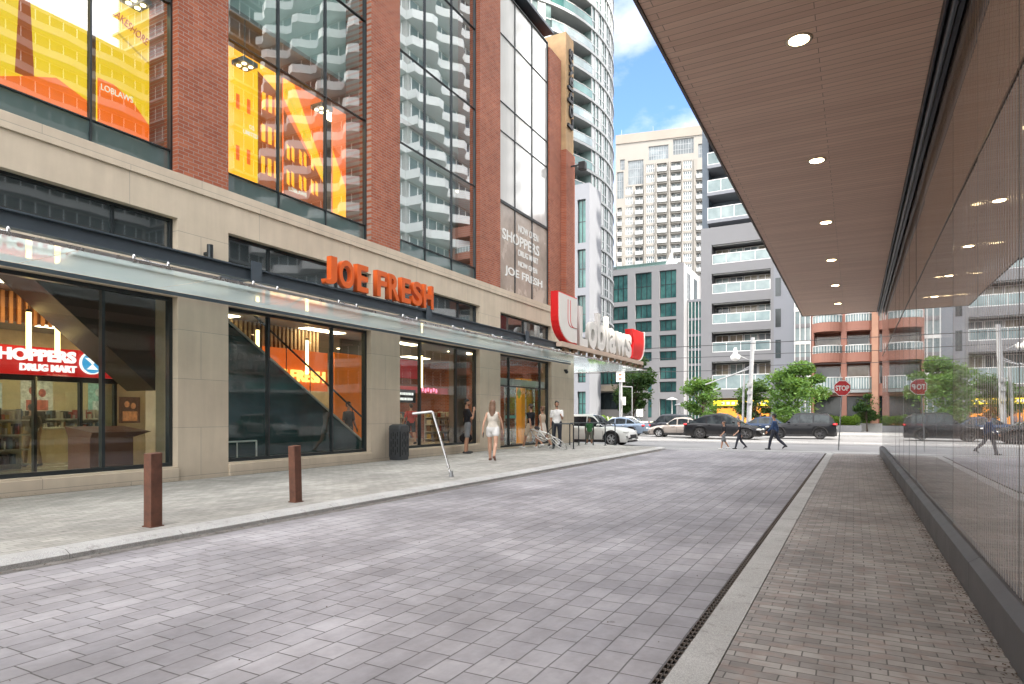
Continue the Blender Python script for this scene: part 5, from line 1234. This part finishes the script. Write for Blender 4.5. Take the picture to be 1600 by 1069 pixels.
    pil = [(g0, g0+(.34 if kind == 'suv' else .2))]+[(b-.045, b+.045) for b in (xr_+.42, (xf+xr_)/2-.05)]
    wins_ = {}
    wsm, rwm = MB(), MB()
    for i in range(n):
        xm = (xs_[i]+xs_[i+1])/2
        for j in range(nn-1):
            f = [gr[i][j], gr[i][j+1], gr[i+1][j+1], gr[i+1][j]]; zc = sum(p[2] for p in f)/4
            side = j in (0, nn-2)
            if side:
                pillar = any(a <= xm <= b for a, b in pil)
                if pillar or abs(f[0][2]-f[1][2]) < .1: (roofm if pillar else wsm if xm > 0 else roofm).quad(*f)
                else:
                    key = (j, sum(xm > b for a, b in pil)); wins_.setdefault(key, MB()).quad(*f)
            elif j in (1, nn-3): roofm.quad(*f)
            else:
                slope = abs(gr[i+1][4][2]-gr[i][4][2])/abs(xs_[i+1]-xs_[i])
                if slope > .30 and xm > 0: wsm.quad(*f)
                elif slope > .30 and xm < 0: rwm.quad(*f)
                elif kind == 'coupe' and xm > -L*.2: rwm.quad(*f)
                else: roofm.quad(*f)
    roofm.build('roof', paint, t); wsm.build('windscreen', M['cargl'], t)
    if rwm.v: rwm.build('rear_window', M['cargl'], t)
    for q in wins_.values(): q.build('side_window', M['cargl'], t)
    for s_ in (-1, 1):   # wheels
        for ax_ in (xf, xr_):
            c = (ax_, s_*(W/2-.13), rw); wz = MB()
            wz.lathe([(rw*.66, -.11), (rw*.94, -.115), (rw, -.08), (rw, .08), (rw*.94, .115), (rw*.66, .11), (rw*.66, -.11)], c, 28, 'Y'); ty = wz.build('wheel', M['rubber'], t)
            r_ = MB(); yo = s_*.085+c[1]
            r_.lathe([(rw*.60, c[1]-.08-0), (rw*.67, c[1]-.10), (rw*.67, c[1]+.10), (rw*.60, c[1]+.08), (rw*.60, c[1]-.08)], (ax_, 0, rw), 28, 'Y')
            for k in range(10):
                a = 2*math.pi*k/10+(.12 if k % 2 else -.12); r_.cone((ax_, yo-.01*s_, rw), (ax_+rw*.63*math.cos(a), yo, rw+rw*.63*math.sin(a)), .028, .018, 5)
            r_.cone((ax_, yo-.03*s_, rw), (ax_, yo+.02*s_, rw), .06, .05, 12); r_.build('rim', wheelm, ty)
            r_ = MB(); r_.cone((ax_, c[1]-.02, rw), (ax_, c[1]+.02, rw), rw*.62, rw*.62, 20); r_.build('brake_disc', plain('brake_dark', (.03, .03, .03), .6), ty)
        # trim: seams, handles, mirrors, sills, lights
        q = MB(); yb = W/2+.004
        for x in (xr_+ar*.95, (xf+xr_)/2-.05, xf-ar*1.05):
            q.box(x-.006, x+.006, s_*(yb-.03), s_*yb, base+.14, smooth(belt, x)-.12*h)
        q.build('door_seam', seam, t)
        for x in (xr_+ar+.12, (xf+xr_)/2+.1): q = MB(); q.box(x, x+.17, s_*(yb-.01), s_*(yb+.025), .535*h, .555*h); q.build('door_handle', paint if kind != 'sedan' else M['chrome'], t, .006)
        q = MB(); q.box(xr_+ar, xf-ar, s_*(yb-.06), s_*(yb+.012), base-.02, base+.12); q.build('sill_trim', M['black'], t)
        q = MB(); q.ball((L*.155, s_*(W/2+.04), .655*h), (.09, .11, .075)); q.build('wing_mirror', paint, t)
        q = MB(); q.ball((L/2-.22, s_*(W/2-.22), smooth(belt, L/2-.22)-.10), (.20, .18, .075), 14, 9); q.build('headlight', hl_m, t)
        q = MB(); q.ball((-L/2+.10, s_*(W/2-.17), .56*h if kind != 'sedan' else .55*h), (.14, .16, .085), 14, 9); q.build('taillight', tl_m, t)
        if kind != 'coupe':
            q = MB(); 
            for ax_ in (xf, xr_):
                pts = [(ax_+ar*1.0*math.cos(R(a)), s_*(W/2+.012), rw+ar*1.0*math.sin(R(a))) for a in range(0, 181, 15)]
                q.tube(pts, .03, 5)
            q.build('arch_trim', M['black'], t)
    q = MB(); q.box(L/2-.05, L/2+.015, -W*.28, W*.28, .24*h, .36*h); q.build('grille', M['black'], t, .01)
    q = MB(); q.box(L/2+.0, L/2+.022, -.26, .26, .19*h, .24*h); q.box(-L/2-.012, -L/2+.02, -.26, .26, .40*h, .45*h); q.build('number_plate', M['white'], t)
    q = MB(); q.box(-L/2-.02, -L/2+.14, -W/2+.12, W/2-.12, base+.02, .26*h); q.box(L/2-.16, L/2+.01, -W/2+.2, W/2-.2, base, .17*h); q.build('bumper', M['black'], t, .02)
    return t
blk = carpaint('black_paint', (.012, .013, .016)); wht = carpaint('white_car_paint', (.68, .68, .66), 0); nvy = carpaint('dark_blue_paint', (.02, .035, .07)); slv = carpaint('silver_beige_paint', (.30, .27, .25)); blg = carpaint('blue_grey_paint', (.12, .16, .22)); dgr = carpaint('dark_grey_paint', (.03, .033, .042))
zr = -.3
def cp_(px, d): p = atD(px, d, zr); return (p.x, p.y, zr)
car('white sports utility car with its nose past the cycle stands', cp_(925, 34.5), 0, 4.6, 1.86, 1.66, wht, 'suv', .37, alloy)
car('blue grey saloon with red tail light behind the white car', cp_(966, 50), R(180), 4.6, 1.8, 1.45, blg, 'sedan', .33)
car('dark grey sports utility car facing left under the slim street lamp', cp_(1042, 52), R(180), 4.5, 1.85, 1.68, dgr, 'suv', .36)
car('silver beige hatchback partly hidden by the black arched car', cp_(1062, 46.5), R(180), 4.3, 1.75, 1.45, slv, 'sedan', .32)
car('large black arched crossover facing right behind the two children', cp_(1131, 43.2), 0, 5.0, 1.95, 1.74, blk, 'coupe', .38, dalloy)
car('dark blue car half hidden between the two black cars', cp_(1205, 49.5), 0, 4.6, 1.8, 1.5, nvy, 'sedan', .34)
car('black sports utility car facing left with red tail lights behind the hatted walker', cp_(1251, 43.4), R(180), 4.37, 1.9, 1.76, blk, 'suv', .38, dalloy)
car('white saloon far away at the kerb by the street plants', cp_(978, 66), R(180), 4.4, 1.8, 1.45, wht, 'sedan', .33)

# ---------------------------------------------------------------- bicycle lying against the stand
p = atD(879, 22.6, .08)
bk_ = thing('bicycle', 'white framed bicycle lying tipped over against a dark stand by the corner pier', 'bicycle', p, R(-18))
TB = Matrix.Rotation(R(-52), 4, 'X') @ Matrix.Identity(4)
def BM_(): m = MB(); m.m = Matrix.Translation((.1, 0, .02)) @ Matrix.Rotation(R(14), 4, 'Y') @ Matrix.Translation((-.62, 0, 0)) @ Matrix.Rotation(R(50), 4, 'X'); return m
wr_ = .33
for cx_, lab in ((-.52, 'rear'), (.52, 'front')):
    m = BM_(); ring = []
    for i in range(28): a = 2*math.pi*i/28; ring.append((cx_+wr_*math.cos(a), 0, wr_+wr_*math.sin(a)))
    m.tube(ring+[ring[0]], .018, 6); wl_ = m.build('wheel', plain('pale_tyre', (.45, .45, .44), .6), bk_)
    m = BM_()
    for i in range(14): a = 2*math.pi*i/14; m.cone((cx_, .02*(-1)**i, wr_), (cx_+(wr_-.02)*math.cos(a), 0, wr_+(wr_-.02)*math.sin(a)), .003, .003, 4, False)
    m.cone((cx_, -.05, wr_), (cx_, .05, wr_), .025, .025, 8); m.build('spokes', M['chrome'], wl_)
m = BM_(); bb = (-.08, 0, .28); st_ = (-.2, 0, .75); hd = (.36, 0, .78); hd2 = (.39, 0, .62)
for a, b in ((bb, st_), (st_, hd), (hd2, bb), (hd, hd2)): m.cone(a, b, .02, .02, 8)
for s_ in (-.04, .04): m.cone((bb[0], s_, bb[2]), (-.52, s_*1.3, wr_), .012, .012, 6); m.cone((st_[0], s_, st_[2]), (-.52, s_*1.3, wr_), .010, .010, 6); m.cone((hd2[0], s_, hd2[2]), (.52, s_*1.2, wr_), .014, .014, 6)
m.build('frame', M['white'], bk_)
m = BM_(); m.cone(st_, (-.23, 0, .86), .014, .014, 6); m.cone(hd, (.34, 0, .9), .016, .016, 6); m.tube([(.40, -.28, .93), (.34, -.12, .92), (.34, .12, .92), (.40, .28, .93)], .014, 6); m.build('handlebar', M['black'], bk_)
m = BM_(); m.ball((-.24, 0, .89), (.14, .07, .03)); m.build('saddle', M['black'], bk_)
m = BM_(); m.lathe([(.09, -.045), (.095, -.04), (.09, -.035), (.09, -.045)], (bb[0], 0, bb[2]), 18, 'Y'); m.cone((bb[0], -.08, bb[2]), (bb[0]+.12, -.08, bb[2]-.12), .01, .01, 5); m.cone((bb[0], .08, bb[2]), (bb[0]-.12, .08, bb[2]+.12), .01, .01, 5); m.box(bb[0]+.08, bb[0]+.17, -.16, -.08, bb[2]-.13, bb[2]-.11); m.build('crank', M['black'], bk_)
# ---------------------------------------------------------------- people
def skin_obj(name, mb, mat, parent, voxel, sm=4):
    me = bpy.data.meshes.new('tmp'); me.from_pydata([tuple(v) for v in mb.v], [], mb.f); me.update()
    bm = bmesh.new(); bm.from_mesh(me); bmesh.ops.recalc_face_normals(bm, faces=bm.faces); bm.to_mesh(me); bm.free()
    o = bpy.data.objects.new('tmp', me); col.objects.link(o)
    r = o.modifiers.new('r', 'REMESH'); r.mode = 'VOXEL'; r.voxel_size = voxel; r.use_smooth_shade = True
    if sm: s = o.modifiers.new('s', 'SMOOTH'); s.factor = .5; s.iterations = sm
    m2 = solid_mesh(o); bpy.data.objects.remove(o); bpy.data.meshes.remove(me)
    m2.name = name; m2.materials.clear()
    for m in (mat if isinstance(mat, (list, tuple)) else [mat]): m2.materials.append(m)
    m2.polygons.foreach_set('use_smooth', [True]*len(m2.polygons)); m2.polygons.foreach_set('material_index', [0]*len(m2.polygons)); m2.update()
    q = bpy.data.objects.new(name, m2); col.objects.link(q); adopt(q, parent); return q
def limb(mb, pts, rs, n=12):
    for (a, b), (ra, rb) in zip(zip(pts, pts[1:]), zip(rs, rs[1:])): mb.cone(a, b, ra, rb, n)
    for p, r in zip(pts, rs): mb.ball(p, r*.995, 12, 8)
def ellring(c, rx, ry, n=16, tilt=0):
    return [(c[0]+rx*math.cos(2*math.pi*i/n), c[1]+ry*math.sin(2*math.pi*i/n), c[2]) for i in range(n)]
def dirv(swing, abd, side):
    """unit vector hanging down, swung forward (+Y) by swing, out to the side by abd (degrees)"""
    s, a = R(swing), R(abd); return Vector((side*math.sin(a), math.sin(s)*math.cos(a), -math.cos(s)*math.cos(a)))
SK = [plain('skin_light', (.50, .29, .20), .55, 0, .05), plain('skin_tan', (.38, .20, .125), .55, 0, .05), plain('skin_brown', (.20, .10, .06), .55, 0, .05)]
def cloth(name, c, var=.12):
    if name in MATS: return MATS[name]
    g = G(name); v = g.co(); n_ = g.noise(v, 9, 3); nb = g.noise(g.co('XYZ', (1, 1, .35)), 14, 2)
    MATS[name] = g.pbr(g.mix(g.ramp(n_, .3, .7), c4([x*(1-var) for x in c]), c4([min(1, x*(1+var)) for x in c])), .85, 0, g.bump(nb, .5, .012), .25); return g.m
def person(label, pos, rz, h, skin, hair, top, bottom, legs, arms, build=1.0, hairlen=0, sleeve=.5, pants=1.0, shoes=None, female=False, skirt=False, lean=0, turn=0, bag=None, phone=None, beard=False, vox=.012, romper=False, hat=None, backpack=None, group=None, topm=None, barefoot=False):
    """legs: ((swing, knee), (swing, knee)) left, right; arms: ((swing, abd, elbow bend fwd), ...). Faces +Y before rz."""
    t = thing('person', label, 'person', pos, rz, group)
    k = h/1.75; b = build; short = ' '.join(label.replace(',', '').split()[:6])
    hipz = .0
    thigh, shin, foot = .43*k, .42*k, .07*k
    # lowest foot sets the pelvis height
    def leg(side, sw, kn):
        hip = Vector((side*.095*k*b, 0, 0)); d1 = dirv(sw, 2, side); knee = hip+d1*thigh; d2 = dirv(sw-kn, 1, side); ank = knee+d2*shin; return hip, knee, ank
    L_, Rr = [leg(s, *legs[i]) for i, s in enumerate((-1, 1))]
    pz = max(-L_[2].z, -Rr[2].z)+foot
    up_ = lambda v: Vector((v[0], v[1], v[2]+pz))
    ln = R(lean); 
    def tor(x, y, z): return up_(Vector((x, y*1+z*math.sin(ln), z*math.cos(ln))))
    torso = .50*k; sh_z = torso-.02*k; shw = (.185 if not female else .160)*k*b
    neck = tor(0, -.005, torso+.03*k); head_c = tor(0, .015*k, torso+.20*k)
    body, shirt, pantm, shoem = MB(), MB(), MB(), MB()
    hw = (.155 if not female else .168)*k*b; ww = (.135 if not female else .115)*k*b; cw = (.165 if not female else .145)*k*b
    prof = [(-.09, hw*.72, .085), (-.03, hw, .105), (.04, hw*1.0, .105), (.13, ww*1.05, .09), (.20, ww, .085), (.30, cw, .105), (.39, cw*1.06, .105), (.455, cw*.95, .085), (.50, .075*k, .06), (.53, .052*k, .052)]
    def torso_mesh(mb, grow, lo=-1, hi=9):
        rings = []
        for i, (z, rx, ry) in enumerate(prof):
            if lo <= z <= hi:
                c = tor(0, 0, z*k); rings.append(ellring(c, rx+grow, ry*k*(.7+.3*b)+grow))
        mb.loft(rings)
    torso_mesh(body, 0)
    if female: 
        for s in (-1, 1): body.ball(tor(s*.065*k, .075*k, .36*k), .055*k)
    limb(body, [tor(0, -.005, .49*k), tor(0, .005, .60*k)], [.052*k, .048*k])
    rot = Matrix.Rotation(R(turn), 3, 'Z')
    def hp(x, y, z): return head_c+rot @ Vector((x*k, y*k, z*k))
    # skull, jaw, face
    body.ball(hp(0, -.012, .025), (.076*k, .093*k, .088*k), 16, 12, rot); body.ball(hp(0, .022, -.045), (.055*k, .062*k, .062*k), 14, 10, rot)
    body.ball(hp(0, .062, -.078), .026*k, 10, 8); body.cone(hp(0, .078, .012), hp(0, .104, -.022), .010*k, .016*k, 8); body.ball(hp(0, .1, -.024), .0135*k, 8, 6)
    body.ball(hp(0, .082, -.052), (.024*k, .010*k, .009*k), 8, 6, rot)
    for s in (-1, 1): body.ball(hp(s*.076, -.008, -.008), (.012*k, .02*k, .03*k), 8, 6, rot)
    # arms with fingered hands
    for i, s in enumerate((-1, 1)):
        sw, ab, el = arms[i][:3]
        S0 = tor(s*shw, 0, sh_z-.045*k); d1 = dirv(sw, ab, s); E0 = S0+d1*.285*k; d2 = dirv(sw+el, ab*.3 if len(arms[i]) < 4 else arms[i][3], s); W0 = E0+d2*.25*k
        rr = [.050*k*b, .044*k*b, .036*k*b, .039*k*b, .024*k]
        if female: rr = [x*.82 for x in rr]
        limb(body, [S0, S0.lerp(E0, .5), E0, E0.lerp(W0, .3), W0], rr)
        dn = d2.normalized(); side_ = Vector((s, 0, 0)); sd_ = (side_-dn*side_.dot(dn)).normalized(); fw = dn.cross(sd_)
        palm = W0+dn*.045*k
        rotp = dn.to_track_quat('Z', 'Y').to_matrix()
        body.ball(palm, (.036*k, .020*k, .048*k), 10, 8, Matrix((fw, sd_, dn)).transposed())
        for q in range(4):
            off = fw*((q-1.5)*.019*k); ln_ = (.062, .072, .068, .054)[q]*k
            p0 = palm+dn*.035*k+off; p1 = p0+dn*ln_*.5-sd_*.006*k; p2 = p1+dn*ln_*.42-sd_*.022*k
            limb(body, [p0, p1, p2], [.0098*k, .0092*k, .0078*k], 8)
        th = palm-dn*.012*k+fw*.03*k*(1 if True else -1); limb(body, [th, th+fw*.026*k+dn*.024*k, th+fw*.030*k+dn*.052*k-sd_*.008*k], [.012*k, .0105*k, .009*k], 8)
        if sleeve > 0:
            e_ = S0.lerp(E0, min(1, sleeve*1.25)) if sleeve <= .8 else E0
            limb(shirt, [S0, e_], [rr[0]+.008*k, rr[1]+.013*k]); 
            if sleeve > .8: limb(shirt, [E0, E0.lerp(W0, .93)], [rr[2]+.016*k, rr[4]+.016*k])
        if phone == i: 
            pm = MB(); pm.m = Matrix.Translation(palm+dn*.05*k) @ Matrix((fw, sd_, dn)).transposed().to_4x4(); pm.box(-.035, .035, -.03, -.02, -.06, .08); ph = pm.build('phone', M['black'], None, .004); ph.matrix_world = Matrix.LocRotScale(Vector(pos), Matrix.Rotation(rz, 3, 'Z').to_quaternion(), None); tag(ph, 'dark phone held by the %s' % short, 'phone')
        if bag == i:
            bm2 = MB(); g_ = palm+dn*.07*k; bm2.ball(g_-Vector((0, 0, .24)), (.10, .21, .17), 14, 10); bo = bm2.build('bag', cloth('bag_black', (.015, .014, .016)), None)
            bo.matrix_world = Matrix.LocRotScale(Vector(pos), Matrix.Rotation(rz, 3, 'Z').to_quaternion(), None); tag(bo, 'black soft bag hanging from the hand of the %s' % short, 'bag')
            hm = MB(); pts = [g_+Vector((0, .12*math.cos(R(a)), -.14+.15*math.sin(R(a)))) for a in range(0, 181, 20)]; hm.tube([tuple(q) for q in pts], .009, 6); hm.build('strap', M['black'], bo)
    # legs, feet
    for (hip, knee, ank), s in ((L_, -1), (Rr, 1)):
        hip, knee, ank = up_(hip), up_(knee), up_(ank)
        tr = [.088, .072, .054, .056, .034]; tr = [x*k*(.6+.4*b) for x in tr]
        if female: tr = [x*1.02 for x in tr]
        calf = knee.lerp(ank, .28)+Vector((0, -.012*k, 0))
        limb(body, [hip, hip.lerp(knee, .5), knee, calf, ank], tr)
        sw = 0
        fa = ank-Vector((0, 0, foot*.55)); d = (ank-knee).normalized(); pitch = max(0, -d.y)*.9   # trailing foot lifts its heel
        toe = fa+Vector((0, .15*k*math.cos(pitch), -.15*k*math.sin(pitch)+.0)); heel = fa+Vector((0, -.05*k, .0))
        lift = max(0, .022*k-min(toe.z, heel.z)); toe.z = max(toe.z, .022*k)
        limb(body, [heel, fa+Vector((0, .05*k, 0)), toe], [.030*k, .034*k, .024*k])
        if shoes is not None: limb(shoem, [heel-Vector((0, .004, 0)), fa+Vector((0, .05*k, -.002)), toe+Vector((0, .012*k, .002))], [.037*k, .042*k, .031*k])
        if not skirt:
            e = pants
            if e <= 1: pts = [hip, hip.lerp(knee, e)]; limb(pantm, pts, [tr[0]+.014*k, tr[0]*(1-e)+tr[2]*e+.026*k])
            else: limb(pantm, [hip, knee, knee.lerp(ank, .5), ank], [tr[0]+.014*k, tr[2]+.016*k, tr[3]+.010*k, tr[4]+.018*k])
    skin_obj('body', body, skin, t, max(vox*.72, .007) if vox < .012 else vox*.75, 2)
    if skirt:
        rings = [ellring(tor(0, 0, z*k), rx*k*b, ry*k) for z, rx, ry in ((.16, .13, .105), (.04, .18, .125), (-.12, .20, .15), (-.36, .235, .19))]
        pantm.loft(rings)
    else: torso_mesh(pantm, .016*k, -.1, .16)
    if bottom is not None: skin_obj('dress_skirt' if skirt else ('trousers' if pants > 1 else 'shorts'), pantm, bottom, t, vox, 3)
    torso_mesh(shirt, .017*k, -.04 if not romper else .02, .505)
    skin_obj('shirt' if not romper else 'romper_top', shirt, top, t, vox, 3)
    if shoes is not None and shoem.v: skin_obj('shoes', shoem, shoes, t, vox*.8, 1)
    # hair
    hm = MB(); hm.ball(hp(0, -.022, .043), (.083*k, .098*k, .083*k), 16, 12, rot); 
    hm.ball(hp(0, -.05, .0), (.078*k, .062*k, .075*k), 14, 10, rot)
    if hairlen:
        for q in range(6):
            a = R(-62+q*25); x, y = .062*math.sin(a), -.055-.035*math.cos(a); limb(hm, [hp(x, y, .03), hp(x*1.15, y-.01, -.12), hp(x*1.0, y-.02+.0, -.12-hairlen*.6), hp(x*.7, y-.005, -.12-hairlen)], [.030*k, .034*k, .03*k, .014*k], 8)
    if beard: hm.ball(hp(0, .036, -.072), (.052*k, .05*k, .042*k), 12, 8, rot)
    skin_obj('hair', hm, hair, t, vox*.85, 2)
    fm = MB()
    for s in (-1, 1): fm.ball(hp(s*.030, .081, .0), (.010*k, .006*k, .007*k), 8, 6, rot); fm.box(*(sorted((hp(s*.018, .088, .018).x, hp(s*.045, .088, .018).x))), hp(0, .086, 0).y-.004, hp(0, .086, 0).y+.004, hp(0, 0, .017).z, hp(0, 0, .022).z) if turn == 0 else None
    fm.build('eyes', M['black'], t)
    if hat: 
        q = MB(); q.lathe([(.0, .125*k), (.075*k, .12*k), (.092*k, .05*k), (.15*k, .042*k), (.15*k, .034*k), (.09*k, .036*k)], tuple(hp(0, -.01, 0)), 18); q.build('hat', hat, t)
    if backpack:
        q = MB(); q.ball(tor(0, -.19*k, .30*k), (.14*k, .10*k, .2*k)); o = q.build('backpack', backpack, None); o.matrix_world = Matrix.LocRotScale(Vector(pos), Matrix.Rotation(rz, 3, 'Z').to_quaternion(), None); tag(o, 'dark backpack worn by the %s' % short, 'backpack')
    return t
bh = plain('hair_black', (.015, .012, .01), .5, 0, .2, 20); brh = plain('hair_brown', (.16, .085, .05), .5, 0, .3, 25, .3); dbh = plain('hair_dark_brown', (.05, .028, .018), .5, 0, .3, 20)
black_c = cloth('black_cloth', (.012, .012, .015)); grey_c = cloth('grey_shorts', (.17, .18, .19)); white_c = cloth('white_cloth', (.66, .65, .64)); cream_c = cloth('cream_lace', (.62, .57, .50)); beige_c = cloth('beige_cloth', (.45, .36, .27)); green_c = cloth('green_cloth', (.04, .13, .05)); navy_c = cloth('navy_cloth', (.03, .055, .12)); red_c = cloth('red_cloth', (.5, .06, .05)); dk_c = cloth('dark_denim', (.03, .033, .045)); shoe_b = plain('shoe_black', (.015, .015, .015), .6); shoe_w = plain('shoe_white', (.6, .6, .6), .6); sand = plain('sandal', (.14, .05, .03), .6)
def pp(px, d, z=.08): p = atD(px, d, z); return (p.x, p.y, z)
def face(az): return R(-az)       # azimuth the person faces, clockwise from +Y
p = atD(720, 20.8, .08)
person('bearded man in a black shirt and grey shorts, hand raised to his mouth', (p.x+.25, p.y, .08), face(50), 1.78, SK[1], bh, black_c, grey_c, ((2, 3), (-4, 3)), ((-8, 10, 15), (28, 12, 138, -14)), 1.12, 0, .55, .82, shoe_b, beard=True, bag=0, phone=None, lean=-2, vox=.010)
p = pp(770, 17.4)
person('woman in a cream romper with long brown hair, walking away', p, face(-18), 1.68, SK[0], brh, cream_c, white_c, ((14, 4), (-16, 24)), ((-22, 16, 12), (18, 18, 10)), .98, .36, .0, .36, sand, female=True, romper=True, phone=0, vox=.009)
p = atD(822, 24.3, .08)
person('man in a black shirt and beige shorts, walking toward the store doors', (p.x+.2, p.y, .06), face(-78), 1.74, SK[1], dbh, black_c, beige_c, ((22, 8), (-20, 26)), ((-28, 8, 14), (22, 8, 20)), 1, 0, .5, .85, shoe_w)
p = atD(838, 24.3, .08)
person('woman in a beige sleeveless dress, walking beside the man in black', (p.x+.25, p.y, .06), face(-70), 1.64, SK[1], brh, beige_c, cream_c, ((20, 6), (-18, 22)), ((-24, 9, 10), (20, 8, 12)), .95, .0, .0, .3, shoe_w, female=True, skirt=True)
person('man in a white t-shirt and dark trousers, leaning by the corner pier with a phone', pp(870, 24.0), face(158), 1.78, SK[1], bh, white_c, dk_c, ((3, 3), (-3, 3)), ((18, 5, 95, -8), (0, 6, 6)), 1.0, 0, .55, 1.2, shoe_b, beard=True, phone=0)
p = atD(921, 31.2); person('man in a green t-shirt and shorts, walking in front of the white car', (p.x, p.y, gz(p.y)), face(150), 1.5, SK[2], bh, green_c, cloth('olive_shorts', (.12, .12, .10)), ((10, 6), (-10, 14)), ((-14, 12, 14), (14, 12, 14)), 1.0, 0, .55, .85, shoe_b)
p = atD(1131, 30.2); person('child in a black t-shirt and grey shorts, left of the two crossing', (p.x, p.y, -.3), face(-120), 1.36, SK[1], dbh, black_c, grey_c, ((18, 8), (-14, 20)), ((14, 14, 30), (-10, 14, 20)), 1.02, 0, .6, .9, shoe_w)
p = atD(1155, 30.4); person('child in a black t-shirt and dark trousers, right of the two crossing', (p.x, p.y, -.3), face(-112), 1.36, SK[0], dbh, black_c, dk_c, ((20, 6), (-20, 22)), ((26, 16, 24), (-26, 18, 10)), .98, 0, .5, 1.2, shoe_b)
p = atD(1210, 29.8); person('adult in a black hat and navy jacket, striding across to the left', (p.x, p.y, -.3), face(-82), 1.70, SK[1], bh, navy_c, dk_c, ((20, 10), (-22, 26)), ((14, 8, 30), (-16, 8, 14)), 1.1, 0, 1, 1.2, shoe_b, hat=black_c)
person('shopper in a red t-shirt, seen from behind through the third window', (-16.5, 21.8, .1), face(-60), 1.72, SK[0], dbh, red_c, dk_c, ((8, 4), (-8, 12)), ((10, 16, 20), (-6, 18, 8)), 1.05, 0, .55, .85, shoe_b)
person('shopper with a dark backpack at the drug store counter', (-17.2, 8.0, .1), face(-90), 1.5, SK[0], dbh, cloth('taupe_shirt', (.2, .17, .14)), cloth('tan_trousers', (.3, .2, .13)), ((10, 6), (-8, 14)), ((10, 8, 40), (0, 10, 20)), 1, 0, .6, 1.2, shoe_b, backpack=black_c)
person('shopper in grey standing past the stair edge of the second window', (-14.1, 15.4, .1), face(90), 1.66, SK[1], bh, cloth('grey_shirt', (.1, .1, .1)), cloth('tan_trousers', (.3, .2, .13)), ((3, 3), (-3, 3)), ((4, 10, 20), (0, 10, 20)), 1, 0, .6, 1.2, shoe_b)
p = atD(1153, 57); person('pedestrian in a pale pink shirt beyond the roof of the black arched car', (p.x, p.y, -.16), face(-80), 1.75, SK[0], brh, cloth('pink_cloth', (.55, .35, .33)), dk_c, ((16, 6), (-14, 20)), ((14, 10, 20), (-14, 10, 10)), 1, 0, .6, 1.2, shoe_b, vox=.02)
p = atD(1188, 56.5); person('pedestrian in a purple top by the foot of the utility pole', (p.x, p.y, -.16), face(70), 1.68, SK[1], bh, cloth('purple_cloth', (.16, .09, .2)), dk_c, ((16, 6), (-14, 20)), ((14, 10, 20), (-14, 10, 10)), 1, 0, .6, 1.2, shoe_b, vox=.02)
p = atD(905, 33); person('pedestrian in a dark coat behind the cycle stands, left of the man in green', (p.x-.2, p.y+1.9, -.28), face(-60), 1.7, SK[1], bh, cloth('brown_cloth', (.12, .07, .05)), dk_c, ((10, 6), (-12, 20)), ((14, 10, 20), (-14, 10, 10)), 1, 0, 1, 1.2, shoe_b, vox=.016) if False else None
